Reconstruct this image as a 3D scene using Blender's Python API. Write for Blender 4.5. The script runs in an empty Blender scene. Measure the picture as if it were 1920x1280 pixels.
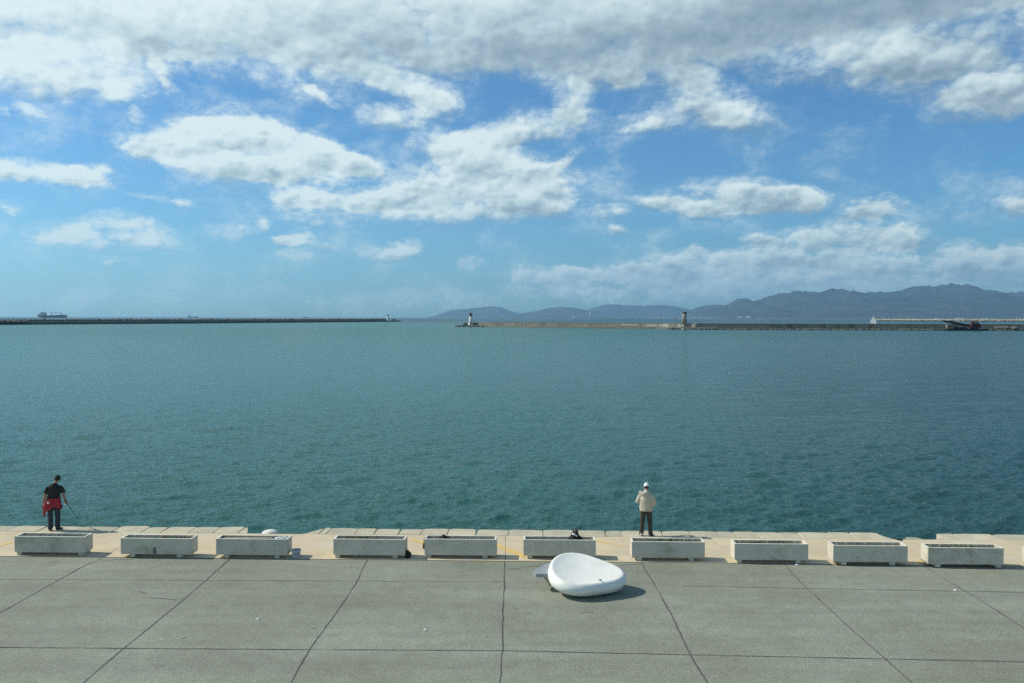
import bpy, bmesh, math, random
import numpy as np
from mathutils import Vector, Matrix, noise as mnoise

random.seed(7)
R = math.radians
sc = bpy.context.scene
COL = sc.collection

# ------------------------------------------------------------------ camera
FPX = 1590.0            # focal length in pixels of the 1920 wide photograph
CAM_H = 6.9             # eye above the quay
SEA = -1.5              # sea level below the quay
PITCH = math.atan(43.7 / FPX)
ROLL = 0.0022
X0 = Vector((1, 0, 0))
Fv = Vector((0, math.cos(PITCH), -math.sin(PITCH)))
U0 = Vector((0, math.sin(PITCH), math.cos(PITCH)))
Rv = X0 * math.cos(ROLL) + U0 * math.sin(ROLL)
Uv = -X0 * math.sin(ROLL) + U0 * math.cos(ROLL)
camd = bpy.data.cameras.new("camera")
cam = bpy.data.objects.new("camera", camd)
COL.objects.link(cam)
m = Matrix((Rv, Uv, -Fv)).transposed().to_4x4()
m.translation = (0, 0, CAM_H)
cam.matrix_world = m
camd.sensor_width = 36
camd.lens = 36 * FPX / 1920
camd.clip_start = 0.1
camd.clip_end = 120000
sc.camera = cam
sc.render.resolution_x, sc.render.resolution_y = 1024, 682

def ray(px, py):
    return Fv + Rv * ((px - 960) / FPX) + Uv * ((640 - py) / FPX)
def at(px, py, z=0.0):
    """the point at height z seen at a pixel of the photograph"""
    r = ray(px, py)
    t = (z - CAM_H) / r.z
    return Vector((0, 0, CAM_H)) + r * t
def atd(px, py, D):
    r = ray(px, py)
    return Vector((0, 0, CAM_H)) + r * (D / r.y)
def azel(px, py):
    r = ray(px, py).normalized()
    return math.degrees(math.atan2(r.x, r.y)), math.degrees(math.asin(r.z))

# ------------------------------------------------------------------ light
SUN_EL = R(40)
SUN_AZ = R(-80.5)         # from +Y (view direction) towards +X
sund = bpy.data.lights.new("sun", 'SUN')
sund.energy = 4.6
sund.angle = R(0.53)
sund.color = (1.0, 0.93, 0.80)
sun = bpy.data.objects.new("sun", sund)
COL.objects.link(sun)
sdir = Vector((math.sin(SUN_AZ) * math.cos(SUN_EL), math.cos(SUN_AZ) * math.cos(SUN_EL), math.sin(SUN_EL)))
sun.rotation_euler = (-sdir).to_track_quat('-Z', 'Y').to_euler()

sc.view_settings.view_transform = 'Standard'
sc.view_settings.look = 'None'
sc.view_settings.exposure = -0.05
sc.view_settings.gamma = 1.0
sc.render.engine = 'CYCLES'
sc.cycles.use_denoising = False      # the photograph has sensor grain; keep the fine texture
sc.cycles.sample_clamp_direct = 2.5
sc.cycles.sample_clamp_indirect = 3.0
sc.cycles.max_bounces = 6
sc.cycles.diffuse_bounces = 3
sc.cycles.glossy_bounces = 3
sc.cycles.volume_bounces = 1
sc.cycles.caustics_reflective = False
sc.cycles.caustics_refractive = False

# ------------------------------------------------------------------ node helpers
class NT:
    def __init__(self, tree):
        self.t = tree
        tree.nodes.clear()
    def n(self, typ, **kw):
        nd = self.t.nodes.new(typ)
        ins = kw.pop('ins', {})
        for k, v in kw.items():
            setattr(nd, k, v)
        for k, v in ins.items():
            if hasattr(v, 'is_output') or isinstance(v, bpy.types.NodeSocket):
                self.t.links.new(v, nd.inputs[k])
            else:
                nd.inputs[k].default_value = v
        return nd
    def math(self, op, a, b=None, c=None, clamp=False):
        ins = {0: a}
        if b is not None: ins[1] = b
        if c is not None: ins[2] = c
        return self.n('ShaderNodeMath', operation=op, use_clamp=clamp, ins=ins).outputs[0]
    def vmath(self, op, a, b=None):
        ins = {0: a}
        if b is not None: ins[1] = b
        nd = self.n('ShaderNodeVectorMath', operation=op, ins=ins)
        return nd.outputs['Value'] if op in ('DOT_PRODUCT', 'LENGTH') else nd.outputs[0]
    def noise(self, vec, scale, detail=4, rough=0.55, lac=2.0, dist=0.0, col=False):
        nd = self.n('ShaderNodeTexNoise', ins={'Vector': vec, 'Scale': scale, 'Detail': detail,
                    'Roughness': rough, 'Lacunarity': lac, 'Distortion': dist})
        return nd.outputs['Color' if col else 'Fac']
    def ramp(self, fac, stops, interp='LINEAR'):
        nd = self.n('ShaderNodeValToRGB', ins={'Fac': fac})
        cr = nd.color_ramp
        cr.interpolation = interp
        while len(cr.elements) < len(stops): cr.elements.new(0.5)
        for e, (p, c) in zip(cr.elements, stops):
            e.position = p
            e.color = (c, c, c, 1) if not hasattr(c, '__len__') else (*c[:3], 1)
        return nd.outputs['Color']
    def mix(self, fac, a, b, blend='MIX'):
        nd = self.n('ShaderNodeMix', data_type='RGBA', blend_type=blend)
        L = self.t.links
        for i, v in ((0, fac), (6, a), (7, b)):
            if isinstance(v, bpy.types.NodeSocket): L.new(v, nd.inputs[i])
            else: nd.inputs[i].default_value = v if i == 0 else (*v[:3], 1)
        return nd.outputs[2]
    def mrange(self, v, a, b, c=0.0, d=1.0, smooth=True):
        nd = self.n('ShaderNodeMapRange', interpolation_type='SMOOTHSTEP' if smooth else 'LINEAR',
                    ins={0: v, 1: a, 2: b, 3: c, 4: d})
        return nd.outputs[0]

# ------------------------------------------------------------------ world: Nishita sky with clouds
world = bpy.data.worlds.new("World")
sc.world = world
world.use_nodes = True
w = NT(world.node_tree)
SKY_S = 0.084
sky = w.n('ShaderNodeTexSky', sky_type='NISHITA', sun_disc=False, sun_elevation=SUN_EL,
          sun_rotation=SUN_AZ, altitude=10, air_density=1.0, dust_density=0.6, ozone_density=2.0)
tc = w.n('ShaderNodeTexCoord')
dirv = w.vmath('NORMALIZE', tc.outputs['Generated'])
sep = w.n('ShaderNodeSeparateXYZ', ins={0: dirv})
az = w.math('MULTIPLY', w.math('ARCTAN2', sep.outputs[0], sep.outputs[1]), 57.29578)
el = w.math('MULTIPLY', w.math('ARCSINE', sep.outputs[2]), 57.29578)
azel_v = w.n('ShaderNodeCombineXYZ', ins={0: az, 1: el, 2: 0.0}).outputs[0]
# stretched cloud space: clouds seem flatter and smaller low down
stretch = w.n('ShaderNodeVectorMath', operation='MULTIPLY', ins={0: azel_v, 1: (0.62, 1.0, 1.0)}).outputs[0]
wn = w.noise(stretch, 0.16, 4, 0.6, col=True)
wv = w.n('ShaderNodeVectorMath', operation='SUBTRACT', ins={0: wn, 1: (0.5, 0.5, 0.5)}).outputs[0]
wv = w.n('ShaderNodeVectorMath', operation='MULTIPLY', ins={0: wv, 1: (2.2, 1.1, 0.0)}).outputs[0]
wn2 = w.noise(stretch, 0.9, 4, 0.62, col=True)
wv2 = w.n('ShaderNodeVectorMath', operation='SUBTRACT', ins={0: wn2, 1: (0.5, 0.5, 0.5)}).outputs[0]
wv2 = w.n('ShaderNodeVectorMath', operation='MULTIPLY', ins={0: wv2, 1: (1.7, 1.0, 0.0)}).outputs[0]
P = w.vmath('ADD', w.vmath('ADD', azel_v, wv), wv2)
CLOUDS = [  # x, y, rx, ry, tilt, weight (pixels of the photograph -> directions)
 (100,5,420,80,0,1.3),(40,120,190,52,5,1.25),(190,130,120,44,14,1.1),(100,70,260,60,0,.9),(560,30,480,90,4,1.25),(930,55,420,90,3,1.25),
 (1210,62,300,92,0,1.1),(1300,-10,800,95,0,1.2),(1850,60,290,105,0,1.1),(1600,-10,500,62,0,1.0),(400,95,220,45,14,1.0),
 (640,125,150,30,18,.75),(770,168,80,26,20,1.0),(815,200,44,38,0,.95),(740,222,62,25,0,1.25),
 (1073,195,38,42,10,1.25),(1168,150,44,17,12,.9),
 (985,245,125,30,-10,1.25),(1190,232,80,18,-5,.75),(1255,215,40,24,-20,.7),(1330,182,76,46,22,1.35),(1400,215,70,28,0,.75),
 (1672,105,60,40,10,1.2),(1750,120,110,34,10,1.1),(1830,192,96,36,0,1.4),(1905,180,70,40,0,1.2),(1560,110,170,60,10,.85),
 (290,278,62,22,6,1.2),(370,262,70,36,0,1.2),(440,240,70,38,0,1.35),(480,285,170,46,8,1.25),(540,262,90,32,14,1.1),(620,300,90,30,14,1.15),(680,315,52,22,12,1.0),(400,310,130,22,6,1.0),
 (460,340,120,20,14,.55),(560,335,100,26,10,.8),
 (70,325,110,20,3,1.3),(170,335,60,20,0,1.1),(195,318,20,10,0,.7),
 (830,272,60,30,0,1.25),(900,290,80,40,0,1.15),(960,330,110,40,0,1.15),(860,340,120,40,-4,1.1),(1020,345,60,32,-10,1.0),(1010,380,90,32,6,1.2),(920,385,130,30,0,.95),(790,365,70,28,0,1.0),
 (680,378,60,22,-4,1.1),(745,388,70,26,0,.8),(570,376,50,18,0,1.05),(600,398,120,26,0,.75),(1060,300,30,12,-30,.6),(840,410,120,18,0,.6),
 (110,432,62,22,0,1.2),(210,415,60,16,0,1.0),(270,440,56,24,0,1.15),(170,452,120,16,0,.7),(230,487,40,11,0,.85),(420,435,60,16,0,.5),
 (560,444,28,13,0,1.2),(530,450,34,10,0,.9),(557,475,26,9,0,.8),(495,418,18,13,0,1.0),(610,460,30,6,10,.5),(760,470,32,16,0,1.3),(725,478,40,11,0,1.0),
 (1340,372,110,34,2,1.2),(1440,368,90,32,5,1.2),(1500,378,56,26,0,1.25),(1330,400,90,16,0,.8),(1225,380,50,13,4,.9),(1645,388,50,20,3,1.3),(1610,402,40,12,0,1.0),(1143,399,32,12,4,1.1),(1160,432,17,9,0,1.1),
 (1600,440,110,28,4,1.3),(1700,448,70,20,0,1.1),(1418,452,34,14,0,1.1),(1500,450,60,20,0,.9),(1900,390,28,16,0,1.0),(880,490,24,13,0,.9),
 (1020,518,95,20,0,1.3),(1130,508,85,17,0,1.2),(1230,510,75,26,0,1.25),(1320,498,85,26,0,1.3),(1310,470,18,11,0,1.0),(1420,492,75,27,0,1.2),(1520,505,95,38,0,1.3),(1620,492,90,28,0,1.2),(1700,520,150,32,0,1.1),
 (1800,478,50,26,-10,1.4),(1860,500,80,30,0,1.2),(1905,475,40,24,0,1.2),(1300,538,340,28,0,1.0),(1560,550,320,22,0,.8),
 (1000,560,260,22,0,.5),(350,555,500,20,0,.34),
 (60,208,36,12,14,1.0),(262,212,18,16,40,1.0),(3,206,12,13,0,.8),(605,178,44,9,28,.95),(10,386,34,9,14,.9),(298,130,14,42,-28,.8),(318,158,26,8,20,.6),
 (270,372,36,5,3,.7),(335,385,38,6,3,.8),
]
# P carries a 1 in z, so one dot product gives each rotated, scaled coordinate of a cloud
P = w.n('ShaderNodeVectorMath', operation='MULTIPLY_ADD', ins={0: P, 1: (1, 1, 0), 2: (0, 0, 1)}).outputs[0]
dens = vert = None
for ci, (cx, cy, rx, ry, tilt, wt) in enumerate(CLOUDS):
    if ci and ci % 4 == 0:      # keeps the node evaluation in order, so that few values are alive at once
        P = w.n('ShaderNodeVectorMath', operation='MULTIPLY_ADD', ins={0: dens, 1: (1e-9, 1e-9, 1e-9), 2: P}).outputs[0]
    a0, e0 = azel(cx, cy)
    ax, _ = azel(cx + rx, cy); _, ey = azel(cx, cy - ry)
    sx, sy = abs(ax - a0) * 1.30, abs(ey - e0) * 1.34
    ct, st_ = math.cos(R(-tilt)), math.sin(R(-tilt))
    A = (ct / sx, st_ / sx, -(a0 * ct + e0 * st_) / sx)
    B = (-st_ / sy, ct / sy, -(-a0 * st_ + e0 * ct) / sy)
    qx = w.vmath('DOT_PRODUCT', P, A); qy = w.vmath('DOT_PRODUCT', P, B)
    d = w.math('MULTIPLY_ADD', qx, qx, w.math('MULTIPLY', qy, qy))
    g = w.math('MULTIPLY', w.math('SUBTRACT', 1.0, d, clamp=True), wt)
    dens = w.math('ADD', g, 0.0 if dens is None else dens)
    vert = w.math('MULTIPLY_ADD', g, qy, 0.0 if vert is None else vert)
# the deck goes on, faded out overhead to weaken skylight, and clouds go on to the sides, outside the photograph
deck = w.math('MULTIPLY', w.math('SUBTRACT', w.mrange(el, 19.5, 25.0), w.mrange(el, 30.0, 42.0)), 1.1)
side = w.math('MULTIPLY', w.mrange(w.math('ABSOLUTE', az), 33.0, 45.0),
              w.mrange(w.noise(stretch, 0.05, 3, 0.5), 0.46, 0.70, 0.0, 0.95))
dens = w.math('MINIMUM', w.math('ADD', w.math('ADD', dens, deck), side), 1.6)
def billow(v, sc_):
    nd = w.n('ShaderNodeTexVoronoi', feature='SMOOTH_F1', ins={'Vector': v, 'Scale': sc_, 'Detail': 1.2, 'Roughness': 0.55, 'Lacunarity': 2.2, 'Smoothness': 0.35})
    return w.math('SUBTRACT', 0.62, nd.outputs['Distance'])
jit = w.n('ShaderNodeVectorMath', operation='MULTIPLY', ins={0: wv2, 1: (0.35, 0.35, 0.0)}).outputs[0]
bs = w.vmath('ADD', w.n('ShaderNodeVectorMath', operation='MULTIPLY', ins={0: azel_v, 1: (0.75, 1.0, 0.0)}).outputs[0], jit)
n1 = w.noise(stretch, 0.36, 6, 0.56, 2.1, 0.3)
n1b = w.noise(w.vmath('ADD', stretch, (-0.5, 0.75, 0.0)), 0.36, 4, 0.54, 2.1, 0.3)     # towards the sun
v1 = billow(bs, 0.75)
v1b = billow(w.vmath('ADD', bs, (-0.14, 0.24, 0)), 0.75)
n3 = w.noise(stretch, 3.2, 6, 0.62)
n3b = w.noise(w.vmath('ADD', stretch, (-0.06, 0.10, 0)), 3.2, 3, 0.56)
soft = w.mrange(el, 8.0, 17.0)
lowk = w.mrange(el, 12.0, 3.0)
f = w.math('ADD', w.math('MULTIPLY', w.math('SUBTRACT', n1, 0.5), 1.5), w.math('MULTIPLY', v1, 0.75))
f = w.math('ADD', f, w.math('MULTIPLY', w.math('SUBTRACT', n3, 0.5), w.math('MULTIPLY_ADD', lowk, 0.5, 0.75)))
cov = w.math('ADD', w.math('SUBTRACT', dens, 0.19), f)
alpha = w.mrange(cov, w.math('MULTIPLY_ADD', soft, -0.12, -0.06), w.math('MULTIPLY_ADD', soft, 0.28, 0.98))
veil = w.math('MULTIPLY', w.mrange(w.math('ADD', dens, w.math('MULTIPLY', w.math('SUBTRACT', n1, 0.5), 2.6)), -0.25, 0.9), w.mrange(w.math('ADD', n3, n1), 0.8, 1.2, 0.2, 0.62))
alpha = w.math('MAXIMUM', alpha, veil)
# relief shading
relief = w.math('ADD', w.math('MULTIPLY', w.math('SUBTRACT', n1, n1b), 1.9), w.math('MULTIPLY', w.math('SUBTRACT', v1, v1b), 0.75))
relief = w.math('MULTIPLY_ADD', w.math('SUBTRACT', n3, n3b), w.math('MULTIPLY_ADD', lowk, 0.3, 0.2), relief)
relief = w.math('MULTIPLY', relief, w.mrange(el, 11.0, 20.0, 1.0, 0.42))
vpos = w.math('DIVIDE', vert, w.math('MAXIMUM', dens, 0.2))
lit = w.math('ADD', w.math('MULTIPLY_ADD', vpos, 0.62, 0.73), relief)
lit = w.math('SUBTRACT', lit, w.math('MULTIPLY', w.mrange(cov, 0.7, 2.2), 0.34))
lit = w.math('SUBTRACT', lit, w.math('MULTIPLY', w.math('MULTIPLY', w.mrange(el, 15.0, 20.0), w.mrange(az, -27.0, -8.0)), 0.27))   # we look up at the grey base of the deck
lit = w.math('ADD', lit, w.mrange(az, 30.0, -30.0, -0.10, 0.36), clamp=True)          # nearer the sun the clouds are brighter
ccol = w.ramp(lit, [(0.0, (0.25, 0.36, 0.44)), (0.35, (0.38, 0.50, 0.57)), (0.65, (0.58, 0.73, 0.77)), (1.0, (0.82, 0.95, 0.95))])
low = w.mrange(el, 8.0, 0.0)
ccol = w.mix(w.math('MULTIPLY', low, 0.45), ccol, (0.33, 0.55, 0.70))
ccol = w.mix(w.mrange(el, 26.0, 45.0), ccol, (0.30, 0.36, 0.40))                   # unseen cloud overhead, greyed to weaken the skylight
skyc = w.mix(1.0, sky.outputs[0], (0.59, 1.10, 1.46), 'MULTIPLY')
bg_s = w.n('ShaderNodeBackground', ins={'Color': skyc, 'Strength': SKY_S})
bg_c = w.n('ShaderNodeBackground', ins={'Color': ccol, 'Strength': 1.0})
below = w.mrange(el, -1.0, -0.2)
mx = w.n('ShaderNodeMixShader', ins={0: w.math('MULTIPLY', w.math('MULTIPLY', alpha, below), 0.96)})
world.node_tree.links.new(bg_s.outputs[0], mx.inputs[1])
world.node_tree.links.new(bg_c.outputs[0], mx.inputs[2])
wo = w.n('ShaderNodeOutputWorld')
world.node_tree.links.new(mx.outputs[0], wo.inputs[0])
world.cycles.sampling_method = 'MANUAL'
world.cycles.sample_map_resolution = 512

# ------------------------------------------------------------------ materials
def mat(name, color, rvar=0.0, *a_, **k_):
    mt = mat0(name, color, *a_, **k_)
    if rvar:
        t = mt.node_tree; p = t.nodes['Principled BSDF']; src = p.inputs['Base Color'].links[0].from_socket
        n_ = NT.__new__(NT); n_.t = t
        r_ = n_.n('ShaderNodeObjectInfo').outputs['Random']
        t.links.new(n_.mix(1.0, src, n_.ramp(r_, [(0, (1 - rvar, 1 - rvar * .9, 1 - rvar)), (1, (1 + rvar * .5, 1 + rvar * .4, 1 + rvar * .2))]), 'MULTIPLY'), p.inputs['Base Color'])
    return mt
def mat0(name, color, rough=0.8, spec=0.3, var=0.12, scale=3.0, bump=0.0, bscale=30.0, speck=0.0, sscale=60.0,
        stain=None, stain_scale=0.6, stain_amt=0.5, metallic=0.0, trans=0.0, coords='Object'):
    mt = bpy.data.materials.new(name)
    mt.use_nodes = True
    t = NT(mt.node_tree)
    tcn = t.n('ShaderNodeTexCoord').outputs[coords]
    rn = t.n('ShaderNodeObjectInfo').outputs['Random']
    tcn = t.n('ShaderNodeVectorMath', operation='MULTIPLY_ADD', ins={0: rn, 1: (37.0, 23.0, 11.0), 2: tcn}).outputs[0]
    nz = t.noise(tcn, scale, 5, 0.6)
    lo = [c * (1 - var) for c in color]; hi = [min(1, c * (1 + var)) for c in color]
    col = t.ramp(nz, [(0.3, lo), (0.7, hi)])
    if stain:
        s = t.mrange(t.noise(tcn, stain_scale, 6, 0.65, dist=0.6), 0.5, 0.68, 0, stain_amt)
        col = t.mix(s, col, stain)
    if speck:
        s = t.noise(tcn, sscale, 2, 0.8)
        col = t.mix(1.0, col, t.ramp(s, [(0.35, 1 - speck), (0.65, 1 + speck * 0)]), 'MULTIPLY')
    p = t.n('ShaderNodeBsdfPrincipled', ins={'Base Color': col, 'Roughness': rough, 'Specular IOR Level': spec, 'Metallic': metallic})
    if bump:
        b = t.n('ShaderNodeBump', ins={'Height': t.noise(tcn, bscale, 4, 0.65), 'Strength': bump, 'Distance': 0.02})
        t.t.links.new(b.outputs[0], p.inputs['Normal'])
    o = t.n('ShaderNodeOutputMaterial')
    t.t.links.new(p.outputs[0], o.inputs[0])
    return mt

M = {}
# asphalt of the quay
def asphalt():
    mt = bpy.data.materials.new('asphalt'); mt.use_nodes = True
    t = NT(mt.node_tree)
    c = t.n('ShaderNodeTexCoord').outputs['Object']
    big = t.noise(c, 0.22, 5, 0.6, dist=0.4)
    col = t.ramp(big, [(0.28, (0.215, 0.228, 0.176)), (0.72, (0.300, 0.320, 0.256))])
    st = t.n('ShaderNodeVectorMath', operation='MULTIPLY', ins={0: c, 1: (0.12, 1.3, 1)}).outputs[0]
    bands = t.noise(st, 0.9, 4, 0.6)          # long traces of the paving machine
    col = t.mix(1.0, col, t.ramp(bands, [(0.3, 0.86), (0.7, 1.08)]), 'MULTIPLY')
    mid = t.noise(c, 2.6, 5, 0.7)
    col = t.mix(1.0, col, t.ramp(mid, [(0.3, 0.88), (0.7, 1.10)]), 'MULTIPLY')
    g = t.noise(c, 38, 3, 0.8)
    col = t.mix(1.0, col, t.ramp(g, [(0.32, 0.50), (0.5, 1.0), (0.68, 1.55)]), 'MULTIPLY')
    g2 = t.noise(c, 14, 4, 0.75)
    col = t.mix(1.0, col, t.ramp(g2, [(0.30, 0.78), (0.5, 1.0), (0.70, 1.22)]), 'MULTIPLY')
    # dark stains
    stn = t.mrange(t.noise(c, 0.8, 6, 0.7, dist=1.0), 0.62, 0.72, 0, 0.35)
    col = t.mix(stn, col, (0.10, 0.10, 0.085))
    p = t.n('ShaderNodeBsdfPrincipled', ins={'Base Color': col, 'Roughness': 0.92, 'Specular IOR Level': 0.2})
    b = t.n('ShaderNodeBump', ins={'Height': g, 'Strength': 0.7, 'Distance': 0.012})
    t.t.links.new(b.outputs[0], p.inputs['Normal'])
    o = t.n('ShaderNodeOutputMaterial'); t.t.links.new(p.outputs[0], o.inputs[0])
    return mt
M['asphalt'] = asphalt()
M['tar'] = mat('tar', (0.085, 0.09, 0.078), 0.0, 0.9, var=0.3, scale=6)
M['tar_faint'] = mat('tar_faint', (0.13, 0.132, 0.115), 0.0, 0.9, var=0.35, scale=1.5)
M['apron'] = mat('apron_concrete', (0.60, 0.51, 0.34), 0.0, 0.9, var=0.10, scale=1.2, speck=0.12, sscale=25, bump=0.2,
                 stain=(0.62, 0.58, 0.46), stain_scale=0.5, stain_amt=0.7)
M['stone'] = mat('coping_stone', (0.55, 0.51, 0.38), 0.16, 0.88, var=0.14, scale=1.6, speck=0.18, sscale=18, bump=0.5, bscale=9,
                 stain=(0.42, 0.39, 0.29), stain_scale=1.2, stain_amt=0.5)
M['yellow'] = mat('yellow_paint', (0.66, 0.47, 0.17), 0.0, 0.85, var=0.1, scale=3, stain=(0.60, 0.52, 0.36), stain_scale=2.2, stain_amt=0.75)
M['planter'] = mat('planter_concrete', (0.71, 0.66, 0.54), 0.08, 0.9, var=0.08, scale=2.5, speck=0.30, sscale=45, bump=0.35, bscale=40,
                   stain=(0.40, 0.37, 0.28), stain_scale=1.4, stain_amt=0.65)
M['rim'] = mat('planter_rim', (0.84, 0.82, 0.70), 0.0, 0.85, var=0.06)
M['soil'] = mat('soil', (0.16, 0.15, 0.10), 0.0, 0.95, var=0.4, scale=8, bump=0.8)
M['weed'] = mat('weed', (0.12, 0.16, 0.06), 0.0, 0.8, var=0.5, scale=6)
M['smudge'] = mat('smudge', (0.16, 0.15, 0.13), 0.0, 0.9, var=0.4, scale=14)
M['white_paint'] = mat('bollard_paint', (0.72, 0.73, 0.67), 0.0, 0.6, var=0.06, scale=8, stain=(0.40, 0.36, 0.28), stain_scale=9, stain_amt=0.6)
M['seat_white'] = mat('seat_white', (0.83, 0.84, 0.76), 0.0, 0.45, spec=0.4, var=0.03, scale=1.4, stain=(0.62, 0.64, 0.58), stain_scale=1.2, stain_amt=0.35)
M['slab_top'] = mat('slab_top', (0.27, 0.31, 0.32), 0.0, 0.6, var=0.15, scale=5)
M['slab_edge'] = mat('slab_edge', (0.42, 0.33, 0.22), 0.0, 0.8, var=0.2, scale=9)
M['black'] = mat('black_fabric', (0.018, 0.02, 0.02), 0.0, 0.85, var=0.3, scale=20)
M['dark_grey'] = mat('grey_fabric', (0.09, 0.10, 0.10), 0.0, 0.85, var=0.3, scale=20)
M['white'] = mat('white_plastic', (0.78, 0.80, 0.78), 0.0, 0.5, var=0.05)
M['plank'] = mat('plank', (0.30, 0.27, 0.20), 0.0, 0.85, var=0.25, scale=7)
M['skin'] = mat('skin', (0.34, 0.18, 0.115), 0.0, 0.6, var=0.06, scale=10)
M['tshirt'] = mat('black_tshirt', (0.022, 0.026, 0.028), 0.0, 0.9, var=0.15, scale=10)
M['trousers'] = mat('navy_trousers', (0.035, 0.042, 0.058), 0.0, 0.9, var=0.2, scale=10)
M['trousers2'] = mat('brown_trousers', (0.055, 0.05, 0.045), 0.0, 0.9, var=0.2, scale=10)
M['red'] = mat('red_fabric', (0.30, 0.030, 0.04), 0.0, 0.85, var=0.25, scale=6)
M['beige'] = mat('beige_jacket', (0.48, 0.45, 0.36), 0.0, 0.85, var=0.08, scale=5)
M['shoe_dark'] = mat('dark_shoe', (0.03, 0.03, 0.03), 0.0, 0.7)
M['shoe_pale'] = mat('pale_shoe', (0.42, 0.41, 0.36), 0.0, 0.7)
M['hair'] = mat('hair', (0.03, 0.028, 0.025), 0.0, 0.8)
M['cap_white'] = mat('white_cap', (0.80, 0.82, 0.82), 0.0, 0.8, var=0.03)
M['bucket'] = mat('bucket_grey', (0.42, 0.47, 0.50), 0.0, 0.45, var=0.05)
M['bucket_low'] = mat('bucket_cream', (0.48, 0.46, 0.34), 0.0, 0.6, var=0.05)
M['blue_band'] = mat('blue_print', (0.03, 0.07, 0.16), 0.0, 0.6)
M['seawall'] = mat('breakwater_concrete', (0.25, 0.245, 0.205), 0.0, 0.9, var=0.22, scale=0.14, speck=0.25, sscale=0.7,
                   stain=(0.20, 0.19, 0.155), stain_scale=0.09, stain_amt=0.7)
M['seawall_dark'] = mat('breakwater_weathered', (0.12, 0.125, 0.11), 0.0, 0.95, var=0.3, scale=0.3)
M['seawall_pale'] = mat('breakwater_patch', (0.40, 0.385, 0.31), 0.0, 0.9, var=0.08, scale=0.3)
M['rock'] = mat('rock', (0.13, 0.13, 0.115), 0.0, 0.95, var=0.45, scale=0.35, bump=0.4, bscale=1.0)
M['rock_pale'] = mat('pale_rock', (0.46, 0.42, 0.27), 0.0, 0.9, var=0.25, scale=0.2)
M['tower_white'] = mat('lighthouse_white', (0.56, 0.59, 0.56), 0.0, 0.7, var=0.06, scale=0.5, stain=(0.5, 0.5, 0.44), stain_scale=0.4, stain_amt=0.4)
M['tower_stone'] = mat('round_tower_stone', (0.30, 0.285, 0.24), 0.0, 0.9, var=0.18, scale=0.4, speck=0.3, sscale=1.5)
M['lantern_red'] = mat('lantern_red', (0.11, 0.025, 0.04), 0.0, 0.6)
M['lantern_green'] = mat('lantern_green', (0.01, 0.09, 0.08), 0.0, 0.6)
M['steel_dark'] = mat('dark_steel', (0.025, 0.03, 0.035), 0.0, 0.7, var=0.3, scale=1)
M['rust_red'] = mat('rust_red', (0.075, 0.022, 0.028), 0.0, 0.7, var=0.3, scale=1)
M['ship_hull'] = mat('ship_hull', (0.03, 0.045, 0.06), 0.0, 0.6)
M['ship_white'] = mat('ship_white', (0.55, 0.56, 0.55), 0.0, 0.6)
M['sail'] = mat('sail_cloth', (0.42, 0.46, 0.47), 0.0, 0.8, var=0.04)
M['mountain'] = mat('mountain', (0.034, 0.048, 0.052), 0.0, 0.95, var=0.35, scale=0.0012, stain=(0.095, 0.090, 0.075), stain_scale=0.0022, stain_amt=0.6)
M['coast'] = mat('coast_land', (0.075, 0.08, 0.06), 0.0, 0.95, var=0.35, scale=0.004)
M['town'] = mat('town_walls', (0.72, 0.70, 0.64), 0.0, 0.9, var=0.1, scale=0.01)
M['line'] = mat('nylon', (0.5, 0.5, 0.5), 0.0, 0.5)
M['scuff'] = mat('scuff', (0.34, 0.35, 0.32), 0.0, 0.8)

# ------------------------------------------------------------------ object helpers
def mesh_from(name, verts, faces, material=None, parent=None, smooth=False, loc=None, rot=None):
    me = bpy.data.meshes.new(name)
    me.from_pydata([tuple(v) for v in verts], [], faces)
    me.update()
    return link(name, me, material, parent, smooth, loc, rot)
def link(name, me, material=None, parent=None, smooth=False, loc=None, rot=None):
    if material is not None:
        ms = material if isinstance(material, (list, tuple)) else [material]
        me.materials.clear()
        for k in ms: me.materials.append(M[k] if isinstance(k, str) else k)
    if smooth:
        me.polygons.foreach_set('use_smooth', [True] * len(me.polygons))
    o = bpy.data.objects.new(name, me)
    COL.objects.link(o)
    if parent is not None: o.parent = parent
    if loc is not None: o.location = loc
    if rot is not None: o.rotation_euler = (0, 0, rot)
    return o
def bmo(name, bm, material, parent=None, smooth=False, loc=None, rot=None):
    bmesh.ops.recalc_face_normals(bm, faces=bm.faces)
    me = bpy.data.meshes.new(name)
    bm.to_mesh(me); bm.free()
    return link(name, me, material, parent, smooth, loc, rot)
def tag(o, label=None, cat=None, group=None, kind=None):
    if label: o['label'] = label
    if cat: o['category'] = cat
    if group: o['group'] = group
    if kind: o['kind'] = kind
    return o
def thing(name, label, cat, loc=(0, 0, 0), rotz=0.0, group=None):
    o = bpy.data.objects.new(name, None)
    COL.objects.link(o)
    o.location = loc; o.rotation_euler = (0, 0, rotz)
    o.empty_display_size = 0.3
    return tag(o, label, cat, group)
def box(bm, x0, x1, y0, y1, z0, z1, bevel=0.0, mi=0):
    g = bmesh.ops.create_cube(bm, size=1)
    vs = g['verts']
    for v in vs:
        v.co = Vector((x0 if v.co.x < 0 else x1, y0 if v.co.y < 0 else y1, z0 if v.co.z < 0 else z1))
    fs = set(f for v in vs for f in v.link_faces)
    for f_ in fs: f_.material_index = mi
    if bevel:
        es = set(e for v in vs for e in v.link_edges)
        bmesh.ops.bevel(bm, geom=list(es), offset=bevel, segments=2, affect='EDGES')
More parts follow.
